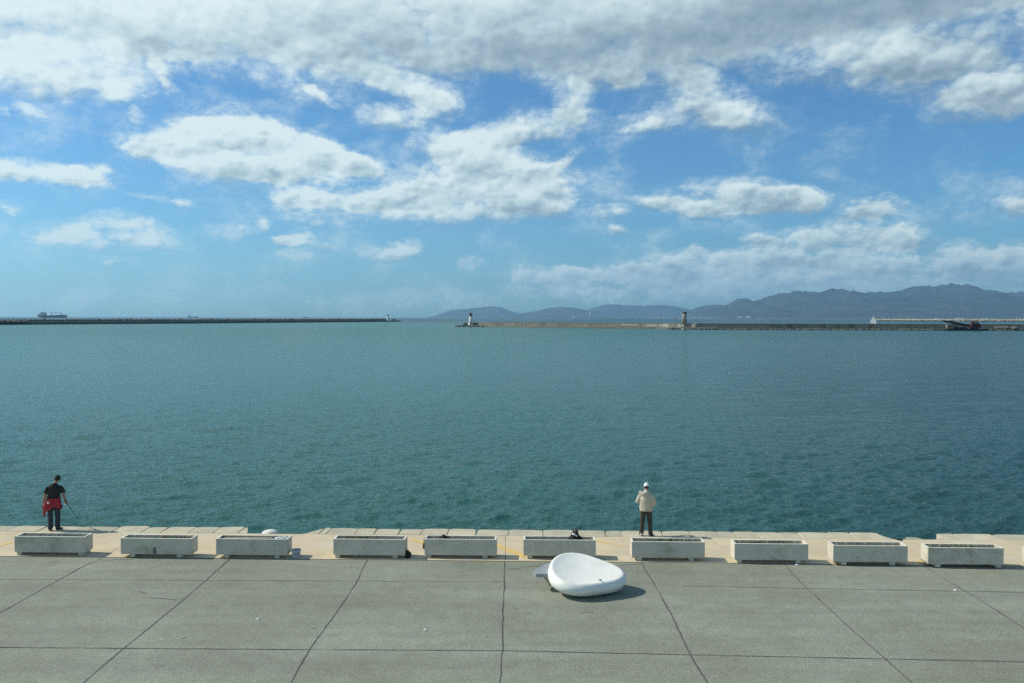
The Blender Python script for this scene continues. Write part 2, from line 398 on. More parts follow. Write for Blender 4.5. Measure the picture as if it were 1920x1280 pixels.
def lathe(bm, prof, segs=24, cx=0, cy=0, mi=0):
    rings = []
    for r_, z in prof:
        rings.append([bm.verts.new((cx + r_ * math.cos(2 * math.pi * k / segs), cy + r_ * math.sin(2 * math.pi * k / segs), z)) for k in range(segs)])
    for a, b in zip(rings, rings[1:]):
        for k in range(segs):
            f_ = bm.faces.new((a[k], a[(k + 1) % segs], b[(k + 1) % segs], b[k])); f_.material_index = mi
    bm.faces.new(list(reversed(rings[0]))).material_index = mi
    bm.faces.new(rings[-1]).material_index = mi
def tube(bm, pts, rads, segs=8, mi=0):
    """closed tube through points; rads: number or (a, b) for side / depth"""
    pts = [Vector(p) for p in pts]
    rings = []
    n = len(pts)
    for i, p in enumerate(pts):
        t = (pts[min(i + 1, n - 1)] - pts[max(i - 1, 0)]).normalized()
        ref = Vector((0, 1, 0)) if abs(t.y) < 0.8 else Vector((0, 0, 1))
        s = t.cross(ref).normalized(); d = s.cross(t).normalized()
        r_ = rads[i]
        a, b = r_ if hasattr(r_, '__len__') else (r_, r_)
        rings.append([bm.verts.new(p + s * a * math.cos(2 * math.pi * k / segs) + d * b * math.sin(2 * math.pi * k / segs)) for k in range(segs)])
    for a, b in zip(rings, rings[1:]):
        for k in range(segs):
            bm.faces.new((a[k], a[(k + 1) % segs], b[(k + 1) % segs], b[k])).material_index = mi
    bm.faces.new(list(reversed(rings[0]))).material_index = mi
    bm.faces.new(rings[-1]).material_index = mi
def copy_thing(root, **kw):
    r_ = root.copy(); COL.objects.link(r_)
    for ch in list(root.children):
        c = ch.copy(); COL.objects.link(c); c.parent = r_
        for g in ch.children:
            d = g.copy(); COL.objects.link(d); d.parent = c
    return r_

# quay frame: the quay edge is turned a little against the camera
QO = at(960, 1050.8, 0)
e1 = at(0, 1043.5, 0); e2 = at(1920, 1062, 0)
QE = (e2 - e1).normalized()
QN = Vector((-QE.y, QE.x, 0))
QROT = math.atan2(QE.y, QE.x)
def Q(s, t, z=0.0):
    p = QO + QE * s + QN * t
    return Vector((p.x, p.y, z))
def toQ(p):
    d = Vector((p[0], p[1], 0)) - Vector((QO.x, QO.y, 0))
    return d.dot(QE), d.dot(QN)
T_IN = toQ(at(1100, 1005.5, 0))[1]
T_OUT = toQ(at(1100, 993.8, 0))[1]

# ------------------------------------------------------------------ sea
def build_sea():
    rng = np.random.default_rng(3)
    ys = [24.5]
    while ys[-1] < 30000:
        y = ys[-1]
        ys.append(y + max(0.06, y * y / 9500.0) if y < 600 else y * 1.09)
    ys = np.array(ys)
    ts = np.concatenate([np.linspace(-1.7, -0.95, 60, endpoint=False), np.linspace(-0.95, 0.95, 1150), np.linspace(0.95, 1.7, 61)[1:]])
    Y, T = np.meshgrid(ys, ts, indexing='ij')
    X = Y * T
    dyl = np.gradient(ys)[:, None] * np.ones_like(T)
    dxl = Y * np.abs(np.gradient(ts))[None, :]
    Z = np.zeros_like(X); DX = np.zeros_like(X); DY = np.zeros_like(X)
    ncomp = 60
    lam = np.exp(np.linspace(math.log(0.35), math.log(11.0), ncomp))
    # patches of wind make the chop uneven
    gust = 0.85 + 0.28 * np.sin(X * 0.09 + 1.3 * np.sin(Y * 0.05)) * np.sin(Y * 0.06 + 0.9 * np.sin(X * 0.07 + 1))
    for i, L in enumerate(lam):
        th = math.radians(-66) + rng.normal(0, 0.48)      # direction of travel (towards the camera and right)
        k = 2 * math.pi / L
        a = 0.0105 * L ** 0.62 * (1.0 if L < 1.0 else (1.0 / L) ** 0.9)
        ph = rng.uniform(0, 2 * math.pi)
        kx, ky = k * math.cos(th), k * math.sin(th)
        res = np.sqrt((math.cos(th) * dxl) ** 2 + (math.sin(th) * dyl) ** 2)
        fade = np.clip((L / res - 2.2) / 2.5, 0, 1)
        arg = kx * X + ky * Y + ph + 0.7 * np.sin(0.23 * kx * X - 0.31 * k * Y + ph * 2)
        A = a * fade * gust
        Z += A * np.sin(arg)
        DX += 0.8 * A * math.cos(th) * np.cos(arg)
        DY += 0.8 * A * math.sin(th) * np.cos(arg)
    X2 = X + DX; Y2 = Y + DY
    nv = X.size
    me = bpy.data.meshes.new('sea')
    co = np.stack([X2.ravel(), Y2.ravel(), (Z + SEA).ravel()], 1).astype(np.float32)
    nr, nc = X.shape
    idx = np.arange(nv).reshape(nr, nc)
    q = np.stack([idx[:-1, :-1], idx[:-1, 1:], idx[1:, 1:], idx[1:, :-1]], -1).reshape(-1, 4)
    me.vertices.add(nv); me.vertices.foreach_set('co', co.ravel())
    me.loops.add(q.size); me.loops.foreach_set('vertex_index', q.ravel().astype(np.int32))
    me.polygons.add(len(q)); me.polygons.foreach_set('loop_start', np.arange(0, q.size, 4, dtype=np.int32))
    me.polygons.foreach_set('use_smooth', np.ones(len(q), dtype=bool))
    me.update(calc_edges=True)
    mt = bpy.data.materials.new('sea_water'); mt.use_nodes = True
    t = NT(mt.node_tree)
    c = t.n('ShaderNodeTexCoord').outputs['Object']
    sp = t.n('ShaderNodeSeparateXYZ', ins={0: c})
    # green harbour water with patches, darker and bluer towards the right
    patch = t.noise(t.n('ShaderNodeVectorMath', operation='MULTIPLY', ins={0: c, 1: (0.6, 1.0, 0)}).outputs[0], 0.012, 4, 0.6, dist=0.5)
    ang = t.math('DIVIDE', sp.outputs[0], t.math('ADD', sp.outputs[1], 14.0))
    ang = t.math('ADD', ang, t.math('MULTIPLY', t.math('SUBTRACT', patch, 0.5), 0.5))
    rightward = t.mrange(ang, -0.15, 0.6)
    colr = t.mix(rightward, (0.033, 0.146, 0.125), (0.011, 0.062, 0.064))
    far = t.mrange(sp.outputs[1], 350.0, 900.0, 0.0, 0.6)
    colr = t.mix(far, colr, (0.026, 0.148, 0.132))
    colr = t.mix(t.mrange(sp.outputs[1], 900.0, 2200.0), colr, (0.012, 0.055, 0.075))   # open sea beyond the harbour mouth
    # bump: small ripples, only near; roughness stands for them farther away
    st = t.n('ShaderNodeVectorMath', operation='MULTIPLY', ins={0: c, 1: (0.75, 1.25, 1)}).outputs[0]
    b1 = t.noise(st, 2.8, 6, 0.70)
    b2 = t.noise(st, 0.55, 4, 0.6)
    b3 = t.noise(st, 0.05, 4, 0.6)
    near = t.mrange(sp.outputs[1], 30.0, 260.0, 1.0, 0.25)
    h = t.math('ADD', t.math('MULTIPLY', b1, 0.22), t.math('MULTIPLY', b2, t.mrange(sp.outputs[1], 60.0, 400.0, 0.03, 0.30)))
    b25 = t.noise(st, 0.17, 5, 0.70)
    h = t.math('ADD', h, t.math('MULTIPLY', b25, t.mrange(sp.outputs[1], 45.0, 260.0, 0.0, 1.3)))
    h = t.math('ADD', h, t.math('MULTIPLY', b3, t.mrange(sp.outputs[1], 150.0, 1200.0, 0.0, 3.5)))
    bp = t.n('ShaderNodeBump', ins={'Height': h, 'Strength': 1.0, 'Distance': 1.0})
    rg = t.mrange(sp.outputs[1], 30.0, 500.0, 0.11, 0.26)
    p = t.n('ShaderNodeBsdfPrincipled', ins={'Base Color': colr, 'Roughness': rg, 'IOR': 1.33, 'Specular IOR Level': t.math('MULTIPLY', t.mrange(sp.outputs[1], 25.0, 220.0, 0.52, 0.18), t.mrange(sp.outputs[1], 700.0, 2600.0, 1.0, 0.4)), 'Normal': bp.outputs[0]})
    o = t.n('ShaderNodeOutputMaterial'); t.t.links.new(p.outputs[0], o.inputs[0])
    ob = link('sea', me, [mt])
    tag(ob, kind='structure')
build_sea()

# ------------------------------------------------------------------ quay ground
def sheet(name, pts, mt, kind='structure', n=1, thick=None):
    bm = bmesh.new()
    top = [bm.verts.new(p) for p in pts]
    f_ = bm.faces.new(top)
    if f_.normal.z < 0: f_.normal_flip()
    if thick:
        r_ = bmesh.ops.extrude_face_region(bm, geom=[f_])
        for v in [g for g in r_['geom'] if isinstance(g, bmesh.types.BMVert)]: v.co.z -= thick
    return tag(bmo(name, bm, mt), kind=kind)
SX = 70
sheet('asphalt_pavement', [Q(-SX, -45, 0), Q(SX, -45, 0), Q(SX, 0, 0), Q(-SX, 0, 0)], 'asphalt')
# the concrete apron has a slightly ragged border with the asphalt
def apron():
    bm = bmesh.new()
    n = 400
    A = []; B = []
    for i in range(n + 1):
        s = -SX + 2 * SX * i / n
        A.append(bm.verts.new(Q(s, -0.02 + 0.02 * mnoise.noise((s * 1.7, 0, 0)) + 0.015 * mnoise.noise((s * 6, 3, 0)), 0.012)))
        B.append(bm.verts.new(Q(s, T_IN, 0.012)))
    for i in range(n):
        bm.faces.new((A[i], A[i + 1], B[i + 1], B[i]))
    return tag(bmo('concrete_apron', bm, 'apron'), kind='structure')
apron()

# expansion joints and cracks, traced on the ground
def ribbon(name, pts, width, material, z=0.005, jag=0.02, seed=0, step=0.12, kind='structure', var=0.5):
    pts = [Vector(p) for p in pts]
    bm = bmesh.new()
    prev = None
    acc = 0
    for a, b in zip(pts, pts[1:]):
        L = (b - a).length; n = max(1, int(L / step)); d = (b - a).normalized(); nn = Vector((-d.y, d.x, 0))
        for i in range(n + (1 if b is pts[-1] else 0)):
            p = a + d * (L * i / n); acc += step
            off = jag * (mnoise.noise((acc * 2.3, seed, 0)) + 0.5 * mnoise.noise((acc * 8, seed, 5)) + 0.4 * mnoise.noise((acc * 21, seed, 8)))
            wd = 0.88 * width * max(0.15, 1 + 1.6 * var * mnoise.noise((acc * 1.2, seed, 9)) + 0.5 * var * mnoise.noise((acc * 7, seed, 19))) * 0.5
            p = p + nn * off
            l = bm.verts.new((p.x + nn.x * wd, p.y + nn.y * wd, z)); r_ = bm.verts.new((p.x - nn.x * wd, p.y - nn.y * wd, z))
            if prev: bm.faces.new((prev[0], l, r_, prev[1]))
            prev = (l, r_)
    return tag(bmo(name, bm, material), kind=kind)
def gl(*pp): return [at(x, y, 0) for x, y in pp]
def ext(pts, k0=0.0, k1=0.0):
    a, b = pts[0], pts[1]; c, d = pts[-2], pts[-1]
    return [a + (a - b).normalized() * k0] + pts[1:-1] + [d + (d - c).normalized() * k1] if k0 or k1 else pts
joints = [
 [(192, 1045), (150, 1064), (0, 1148)],
 [(431, 1047), (385, 1088), (318, 1145), (229, 1217), (155, 1280)],
 [(690, 1048), (680, 1064), (672, 1085), (636, 1140), (580, 1217), (545, 1280)],
 [(946, 1050), (946, 1088), (943, 1140), (942, 1217), (937, 1280)],
 [(1203, 1054), (1218, 1080), (1258, 1150), (1294, 1227), (1326, 1280)],
 [(1472, 1059), (1505, 1094), (1565, 1150), (1661, 1236), (1712, 1280)],
 [(1735, 1062), (1800, 1101), (1860, 1138), (1925, 1180)],
]
for i, j in enumerate(joints):
    ribbon('expansion_joint', ext(gl(*j), 0, 8), 0.029, 'tar', jag=0.017, seed=i * 3.1, step=0.05)
ribbon('expansion_joint', ext(gl((0, 1213), (480, 1216.5), (940, 1219), (1300, 1227), (1920, 1240)), 12, 12), 0.024, 'tar', z=0.009, jag=0.016, seed=31, step=0.05)
ribbon('expansion_joint', ext(gl((0, 1085.5), (480, 1087.5), (945, 1090)), 12, 0), 0.02, 'tar_faint', z=0.009, seed=37)
ribbon('expansion_joint', ext(gl((1280, 1097.5), (1600, 1104), (1920, 1109.5)), 0, 12), 0.024, 'tar_faint', z=0.009, seed=41)
ribbon('pavement_crack', gl((955, 1066), (985, 1063), (1010, 1060), (1033, 1059)), 0.02, 'tar', z=0.009, seed=45)
ribbon('pavement_crack', gl((1160, 1059), (1185, 1057), (1210, 1056)), 0.016, 'tar', z=0.009, seed=46)
ribbon('pavement_crack', gl((190, 1051), (215, 1048.5), (250, 1047.5)), 0.02, 'tar_faint', z=0.009, seed=47)
for k, pts in enumerate([[(245, 1110), (262, 1108), (272, 1112)], [(280, 1120), (330, 1123)], [(340, 1197), (347, 1194)], [(583, 1177), (592, 1176)],
                         [(1090, 1148), (1105, 1147), (1112, 1148.5)], [(420, 1047.5), (432, 1048)]]):
    ribbon('pavement_crack', gl(*pts), 0.02, 'tar_faint', z=0.009, seed=50 + k, jag=0.03)
# apron joints
for k, pts in enumerate([[(222, 1027), (190, 1044)], [(947.5, 1003), (947.5, 1050)], [(1330, 1010), (1345, 1020)]]):
    ribbon('expansion_joint', gl(*pts), 0.012, 'tar_faint', z=0.017, seed=70 + k, jag=0.01)
# faded yellow hatching on the apron
def paint(pts, seed):
    P_ = gl(*pts)
    bm = bmesh.new()
    n = 26
    c = (P_[1] - P_[0]); 
    rows = []
    for i in range(n + 1):
        u = i / n
        a = P_[0].lerp(P_[1], u); b = P_[3].lerp(P_[2], u)
        j = 0.03 * mnoise.noise((i * 0.6, seed, 0)); j2 = 0.03 * mnoise.noise((i * 0.6, seed, 7))
        d = (b - a).normalized()
        rows.append((bm.verts.new((a.x - d.x * j, a.y - d.y * j, 0.0165)), bm.verts.new((b.x + d.x * j2, b.y + d.y * j2, 0.0165))))
    for a, b in zip(rows, rows[1:]): bm.faces.new((a[0], b[0], b[1], a[1]))
    tag(bmo('yellow_marking', bm, 'yellow'), kind='structure')
paint([(768, 1008.5), (796, 1015), (796, 1022), (768, 1012)], 1)
paint([(932, 1019), (981, 1038), (984, 1047), (925, 1024)], 2)
paint([(1118, 1011), (1165, 1022), (1180, 1026.5), (1120, 1015)], 3)
paint([(583, 1031), (612, 1042), (628, 1047), (590, 1034)], 4)
paint([(0, 1020), (24, 1015), (24, 1018), (0, 1024)], 5)
paint([(1740, 1044), (1752, 1058), (1725, 1058), (1718, 1050)], 6)

# ------------------------------------------------------------------ quay wall with coping stones
qw = thing('quay_wall', 'pale stone quay wall with worn coping blocks along the water, under both anglers', 'quay wall', Q(0, 0, 0))
def local(p): return Vector(p) - qw.location
bm = bmesh.new()
# masonry body under the coping, notched below both gaps
def prism(bm, poly, z0, z1, bev=0.0, mi=0):
    lo = [bm.verts.new((p.x, p.y, z0)) for p in poly]; hi = [bm.verts.new((p.x, p.y, z1)) for p in poly]
    n = len(poly)
    fs = [bm.faces.new(hi), bm.faces.new(list(reversed(lo)))]
    for k in range(n): fs.append(bm.faces.new((lo[k], lo[(k + 1) % n], hi[(k + 1) % n], hi[k])))
    for f_ in fs: f_.material_index = mi
    if bev:
        es = set(e for v in hi for e in v.link_edges)
        bmesh.ops.bevel(bm, geom=list(es), offset=bev, segments=2, affect='EDGES')
prism(bm, [local(Q(-SX, T_IN - 0.6)), local(Q(SX, T_IN - 0.6)), local(Q(SX, T_OUT - 0.12)), local(Q(-SX, T_OUT - 0.12))], SEA - 1.5, -0.30)
bmo('masonry', bm, 'seawall', qw)
def s_of(px, py=998): return toQ(at(px, py, 0))[0]
JX = [-60, 5, 62, 130, 205, 262, 300, 352, 400, 447, 600, 613, 667, 703, 748, 790, 840, 893, 953, 1018, 1075, 1133, 1163, 1240, 1290, 1342, 1374, 1416,
      1458, 1494, 1550, 1590, 1642, 1780, 1850, 1925]
JS = [s_of(x) for x in JX]
extra = []
s = JS[0]
while s > -SX + 1: s -= random.uniform(0.8, 1.2); extra.append(s)
JS = list(reversed(extra)) + JS
s = JS[-1]
while s < SX - 1: s += random.uniform(0.8, 1.2); JS.append(s)
notchA = (s_of(447), s_of(600)); notchB = (s_of(1642), s_of(1780))
rnd = random.Random(11)
def in_gap(a, b):
    m_ = (a + b) / 2
    return notchA[0] < m_ < notchA[1] or notchB[0] < m_ < notchB[1]
def stone_poly(a, b, o0, o1, skew):
    """top outline with a worn outer edge"""
    g = 0.008
    pts = [(a + g, T_IN + 0.004), (b - g, T_IN + 0.004)]
    n = 7
    for i in range(n + 1):
        u = 1 - i / n
        o = o0 + (o1 - o0) * u
        edge = -0.05 * (abs(u - 0.5) * 2) ** 6
        pts.append((a + g + (b - a - 2 * g) * u + skew, T_OUT + o + edge + rnd.uniform(-0.03, 0.018)))
    return [local(Q(*p)) for p in pts]
def add_stone(poly, z0, z1, bev=0.012):
    bm = bmesh.new(); prism(bm, poly, z0, z1, bev)
    bmo('coping_stone', bm, 'stone', qw)
nst = 0
for a, b in zip(JS, JS[1:]):
    if in_gap(a, b) or (b < s_of(-300) or a > s_of(2200)) : continue
    o = rnd.uniform(-0.08, 0.07)
    add_stone(stone_poly(a, b, o, o + rnd.uniform(-0.05, 0.04), rnd.uniform(-0.02, 0.04)), -0.30, 0.012 + rnd.uniform(-0.004, 0.004)); nst += 1
# long plain runs of coping out of view
for a, b in ((-SX, s_of(-300) - 0.4), (s_of(2200) + 0.4, SX)):
    bm = bmesh.new(); prism(bm, [local(Q(a, T_IN + 0.004)), local(Q(b, T_IN + 0.004)), local(Q(b, T_OUT)), local(Q(a, T_OUT))], -0.30, 0.01, 0.02)
    bmo('coping_stone', bm, 'stone', qw)
# notch beside the bollard: slanted end stones and a low ledge
A0, A1 = notchA
add_stone([local(Q(A0, T_IN + .004)), local(Q(A0 + 0.33, T_IN + .004)), local(Q(A0 + 0.28, T_IN + .15)), local(Q(A0 + .1, T_OUT - .05)), local(Q(A0 + 0.01, T_OUT)), local(Q(A0, T_OUT))], -.3, .012)
pa = [toQ(at(x, y, 0)) for x, y in ((572, 1000), (586, 996), (598, 992.5))]
add_stone([local(Q(pa[0][0] - .25, T_IN + .004)), local(Q(A1, T_IN + .004)), local(Q(A1, T_OUT - .02)), local(Q(*pa[2])), local(Q(*pa[1])), local(Q(*pa[0]))], -.3, .012)

# broken corner farther right
B0, B1 = notchB
pb = [toQ(at(x, y, 0)) for x, y in ((1655, 1004.5), (1675, 1010), (1692, 1014.5))]
add_stone([local(Q(B0, T_IN + .004)), local(Q(pb[2][0] + .15, T_IN + .004)), local(Q(*pb[2])), local(Q(*pb[1])), local(Q(*pb[0])), local(Q(B0, T_OUT - .03))], -.3, .012)
pc = [toQ(at(x, y, 0)) for x, y in ((1762, 1012), (1770, 1008))]
add_stone([local(Q(pc[0][0] - .05, T_IN + .004)), local(Q(B1, T_IN + .004)), local(Q(B1, T_OUT - .02)), local(Q(pc[1][0], T_OUT - .05)), local(Q(*pc[1])), local(Q(*pc[0]))], -.3, .012)
add_stone([local(Q(pb[2][0] + .18, T_IN + .004)), local(Q(pb[2][0] + .75, T_IN + .004)), local(Q(pb[2][0] + .62, T_IN + .16)), local(Q(pb[2][0] + .3, T_IN + .2))], -.3, .03)

# ------------------------------------------------------------------ bollard
bp = atd(506, 1000, 27.2)
bol = thing('mooring_bollard', 'squat white painted mooring bollard in the notch of the quay edge', 'bollard', (bp.x, bp.y, -0.30))
bm = bmesh.new()
lathe(bm, [(0.20, 0), (0.20, 0.03), (0.15, 0.05), (0.14, 0.15), (0.16, 0.19)], 24)
bmo('post', bm, 'white_paint', bol, True)
bm = bmesh.new()
lathe(bm, [(0.10, 0.192), (0.23, 0.195), (0.262, 0.225), (0.255, 0.27), (0.22, 0.315), (0.16, 0.35), (0.08, 0.37), (0.01, 0.375)], 28)
for v in bm.verts: v.co.z += 0.015 * mnoise.noise(v.co * 9)
bmo('head', bm, 'white_paint', bol, True)

# ------------------------------------------------------------------ planters
PL, PD, PH, PF = 2.07, 0.46, 0.46, 0.105    # length, depth, box height, foot height
def trough_mesh():
    bm = bmesh.new()
    wl = 0.055
    zt = PF + PH
    o = [(-PL / 2, 0), (PL / 2, 0), (PL / 2, PD), (-PL / 2, PD)]
    i_ = [(-PL / 2 + wl, wl), (PL / 2 - wl, wl), (PL / 2 - wl, PD - wl), (-PL / 2 + wl, PD - wl)]
    vo0 = [bm.verts.new((*p, PF)) for p in o]; vo1 = [bm.verts.new((*p, zt)) for p in o]
    vi1 = [bm.verts.new((*p, zt)) for p in i_]; vi0 = [bm.verts.new((*p, PF + 0.06)) for p in i_]
    bm.faces.new(list(reversed(vo0))); bm.faces.new(vi0)
    for k in range(4):
        j = (k + 1) % 4
        bm.faces.new((vo0[k], vo0[j], vo1[j], vo1[k]))
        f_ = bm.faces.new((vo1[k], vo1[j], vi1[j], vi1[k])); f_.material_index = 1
        bm.faces.new((vi1[k], vi1[j], vi0[j], vi0[k]))
    bmesh.ops.bevel(bm, geom=[e for e in bm.edges], offset=0.008, segments=2, affect='EDGES')
    # casting ribs on the inner back wall
    for k in range(7):
        x = -PL / 2 + 0.25 + k * (PL - 0.5) / 6
        box(bm, x - 0.012, x + 0.012, PD - wl - 0.02, PD - wl + 0.002, PF + 0.1, zt - 0.02)
    bmesh.ops.recalc_face_normals(bm, faces=bm.faces)
    me = bpy.data.meshes.new('trough'); bm.to_mesh(me); bm.free()
    me.materials.append(M['planter']); me.materials.append(M['rim'])
    return me
TR = trough_mesh()
def soil_mesh(seed, level):
    bm = bmesh.new()
    nx, ny = 40, 8
    wl = 0.056
    g = [[bm.verts.new((-PL / 2 + wl + (PL - 2 * wl) * i / nx, wl + (PD - 2 * wl) * j / ny,
          level + 0.035 * mnoise.noise((i * 0.35, j * 0.5, seed)) + 0.015 * mnoise.noise((i * 1.3, j * 1.3, seed)))) for j in range(ny + 1)] for i in range(nx + 1)]
    for i in range(nx):
        for j in range(ny): bm.faces.new((g[i][j], g[i + 1][j], g[i + 1][j + 1], g[i][j + 1]))
    return bm
def weeds(bm, seed, n, x0, x1, level, hmax):
    r_ = random.Random(seed)
    for _ in range(n):
        x = r_.gauss((x0 + x1) / 2, (x1 - x0) / 3.2); x = min(max(x, -PL / 2 + .09), PL / 2 - .09)
        y = r_.uniform(0.09, PD - 0.09); h = hmax * r_.uniform(0.25, 1)
        dx, dy = r_.uniform(-.06, .06), r_.uniform(-.05, .05); a = r_.uniform(0, math.pi); wd = 0.008
        c, s_ = math.cos(a) * wd, math.sin(a) * wd
        v = [bm.verts.new((x - c, y - s_, level - .02)), bm.verts.new((x + c, y + s_, level - .02)),
             bm.verts.new((x + dx * .6 + c, y + dy * .6 + s_, level + h * .6)), bm.verts.new((x + dx, y + dy, level + h)),
             bm.verts.new((x + dx * .6 - c, y + dy * .6 - s_, level + h * .6))]
        bm.faces.new(v)
GP = 'concrete planters along the quay'
PLANTERS = [ # xl, ybottom of the box, feet insets, weeds (n, x0, x1, h), label
 (27, 1034.0, (0.06, 0.06), (60, -.7, .8, .04), 'pale concrete planter with clean bare soil right below the man with the red jacket'),
 (226, 1037.6, (0.26, 0.30), (260, -.3, .9, .10), 'concrete planter with a dark smudge on the lower front face'),
 (405, 1038.8, (0.24, 0.24), (40, -.9, .2, .05), 'concrete planter holding a grey plank and white litter, left of the bucket'),
 (625, 1039.2, (0.05, 0.22), (330, -.9, .1, .12), 'concrete planter with dry weeds and a black bag by its right foot'),
 (796, 1039.3, (0.05, 0.26), (50, -.2, .9, .04), 'concrete planter with a small black pouch lying on its soil'),
 (981.5, 1040.6, (0.12, 0.20), (120, -.9, .3, .06), 'concrete planter half hidden by the white pebble seat, a black backpack on it'),
 (1184.5, 1044.3, (0.16, 0.30), (420, -.8, .9, .12), 'concrete planter with green weeds just below the man in the beige jacket'),
 (1377, 1048.3, (0.08, 0.20), (480, -.8, .6, .12), 'concrete planter with a row of green weeds, first right of the beige jacket man'),
 (1562, 1052.0, (0.24, 0.34), (80, -.9, .9, .05), 'concrete planter with a bare inner wall, left of the broken quay corner'),
 (1740, 1056.3, (0.22, 0.05), (380, -.9, .6, .10), 'concrete planter in front of the broken corner of the quay edge'),
 (1934, 1060.6, (0.1, 0.1), (100, -.9, .9, .06), 'concrete planter cut off by the right border, only its sunlit left end showing'),
]
planters = []
for i, (xl, yb, (fa, fb), wd, lab) in enumerate(PLANTERS):
    p = at(xl, yb, PF)
    q = toQ(p)
    base = Q(q[0] + PL / 2, q[1], 0)
    t = thing('concrete_planter', lab, 'planter', base, QROT + rnd.uniform(-0.006, 0.006), GP)
    link('trough', TR, None, t)
    zs = q[1]
    gz = 0.012 if q[1] > 0.02 else 0.001
    for sx in (-1, 1):
        ins = fa if sx < 0 else fb
        xa = sx * (PL / 2 - ins); xb = xa - sx * 0.14
        bm = bmesh.new(); box(bm, min(xa, xb), max(xa, xb), 0.015, PD - 0.02, 0.013, PF + 0.001, 0.006)
        bmo('foot', bm, 'planter', t)
    lv = PF + PH - 0.095 + rnd.uniform(-.015, .015)
    bmo('soil', soil_mesh(i * 7.7, lv), 'soil', t, True)
    bm = bmesh.new(); weeds(bm, 100 + i, int(wd[0] * .7), wd[1], wd[2], lv, wd[3] * .7 + .045)
    tag(bmo('weeds', bm, 'weed', t), kind='stuff')
    planters.append((t, lv))
# smudge on the second planter
def blob_plate(pts, z, name, material, parent, y):
    bm = bmesh.new()
    f_ = bm.faces.new([bm.verts.new((x, y, zz)) for x, zz in pts])
    r_ = bmesh.ops.extrude_face_region(bm, geom=[f_])
    for v in [g for g in r_['geom'] if isinstance(g, bmesh.types.BMVert)]: v.co.y += 0.002
    return bmo(name, bm, material, parent)
rr = random.Random(4)
t2 = planters[1][0]
blob_plate([(-.04 + .055 * math.cos(a) * rr.uniform(.8, 1.1), PF + .11 + .115 * math.sin(a) * rr.uniform(.85, 1.08)) for a in np.linspace(0, 2 * math.pi, 18, endpoint=False)],
           0, 'stain', 'smudge', t2, -0.003)
t9 = planters[8][0]
blob_plate([(-.35 + .03 * math.cos(a) * rr.uniform(.7, 1.1), PF + .12 + .022 * math.sin(a) * rr.uniform(.7, 1.1)) for a in np.linspace(0, 2 * math.pi, 12, endpoint=False)],
           0, 'stain', 'smudge', t9, -0.003)

# things in and by the planters
def in_planter(i, x, y, z): 
    t = planters[i][0]
    return Matrix.Rotation(t.rotation_euler.z, 4, 'Z') @ Vector((x, y, z)) + t.location
def lump(bm, c, rx, ry, rz, seed, amp=0.18, seg=3):
    g = bmesh.ops.create_icosphere(bm, subdivisions=seg, radius=1)
    for v in g['verts']:
        d = 1 + amp * mnoise.noise(v.co * 1.7 + Vector((seed, 0, 0))) + amp * .5 * mnoise.noise(v.co * 4 + Vector((seed, 5, 0)))
        z = v.co.z * d * rz
        v.co = Vector((v.co.x * d * rx, v.co.y * d * ry, max(z, -rz * .72))) + Vector(c)
lv3 = planters[2][1]
# plank and litter in planter 3
p = in_planter(2, -.12, .23, lv3 + .06)
bm = bmesh.new(); box(bm, -.75, .62, -.06, .06, 0, .025, .004)
tag(bmo('plank', bm, 'plank', None, False, p, QROT + 0.05), 'weathered grey plank lying in the planter left of the bucket', 'plank')
p = in_planter(2, .76, .15, lv3 + .05)
bm = bmesh.new(); lump(bm, (0, 0, .04), .15, .06, .05, 3, .35)
tag(bmo('plastic_bag', bm, 'white', None, True, p), 'crumpled white plastic bag in the right end of the planter with the plank', 'plastic bag')
p = in_planter(2, .84, .30, lv3 + .04)
bm = bmesh.new(); box(bm, -.09, .09, -.045, .045, 0, .06, .008)
tag(bmo('carton', bm, 'white', None, False, p, .2), 'small pale carton behind the white plastic bag in the planter', 'carton')
# pouch on planter 5
p = in_planter(4, -.49, .22, planters[4][1])
b5 = thing('pouch', 'small black pouch lying in the planter left of the yellow marking', 'pouch', p, QROT)
bm = bmesh.new(); lump(bm, (0, 0, .06), .15, .11, .075, 1, .3); lump(bm, (-.02, 0, .12), .06, .07, .055, 2, .3)
bmo('pouch_body', bm, 'black', b5, True)
bm = bmesh.new(); tube(bm, [(.1, 0, .06), (.17, .02, .09), (.2, 0, .03)], [.012] * 3, 8)
bmo('strap', bm, 'dark_grey', b5, True)
# backpack on planter 6
p = in_planter(5, .46, .22, planters[5][1] + .015)
b6 = thing('backpack', 'black backpack with a white stripe standing on the planter behind the white seat', 'backpack', p, QROT)
bm = bmesh.new(); lump(bm, (0, 0, .08), .19, .14, .10, 5, .25); lump(bm, (-.01, 0, .17), .12, .11, .12, 6, .2)
bmo('bag_body', bm, 'black', b6, True)
bm = bmesh.new(); lump(bm, (.01, .0, .29), .065, .07, .06, 8, .35)
bmo('top_flap', bm, 'dark_grey', b6, True)
bm = bmesh.new(); tube(bm, [(-.10, -.10, .24), (-.03, -.135, .21), (.05, -.135, .175)], [(.02, .012)] * 3, 10)
bmo('stripe', bm, 'white', b6, True)
bm = bmesh.new(); tube(bm, [(-.07, 0, .28), (-.04, 0, .35), (.02, 0, .37), (.06, 0, .31)], [.01] * 4, 8)
bmo('handle', bm, 'dark_grey', b6, True)
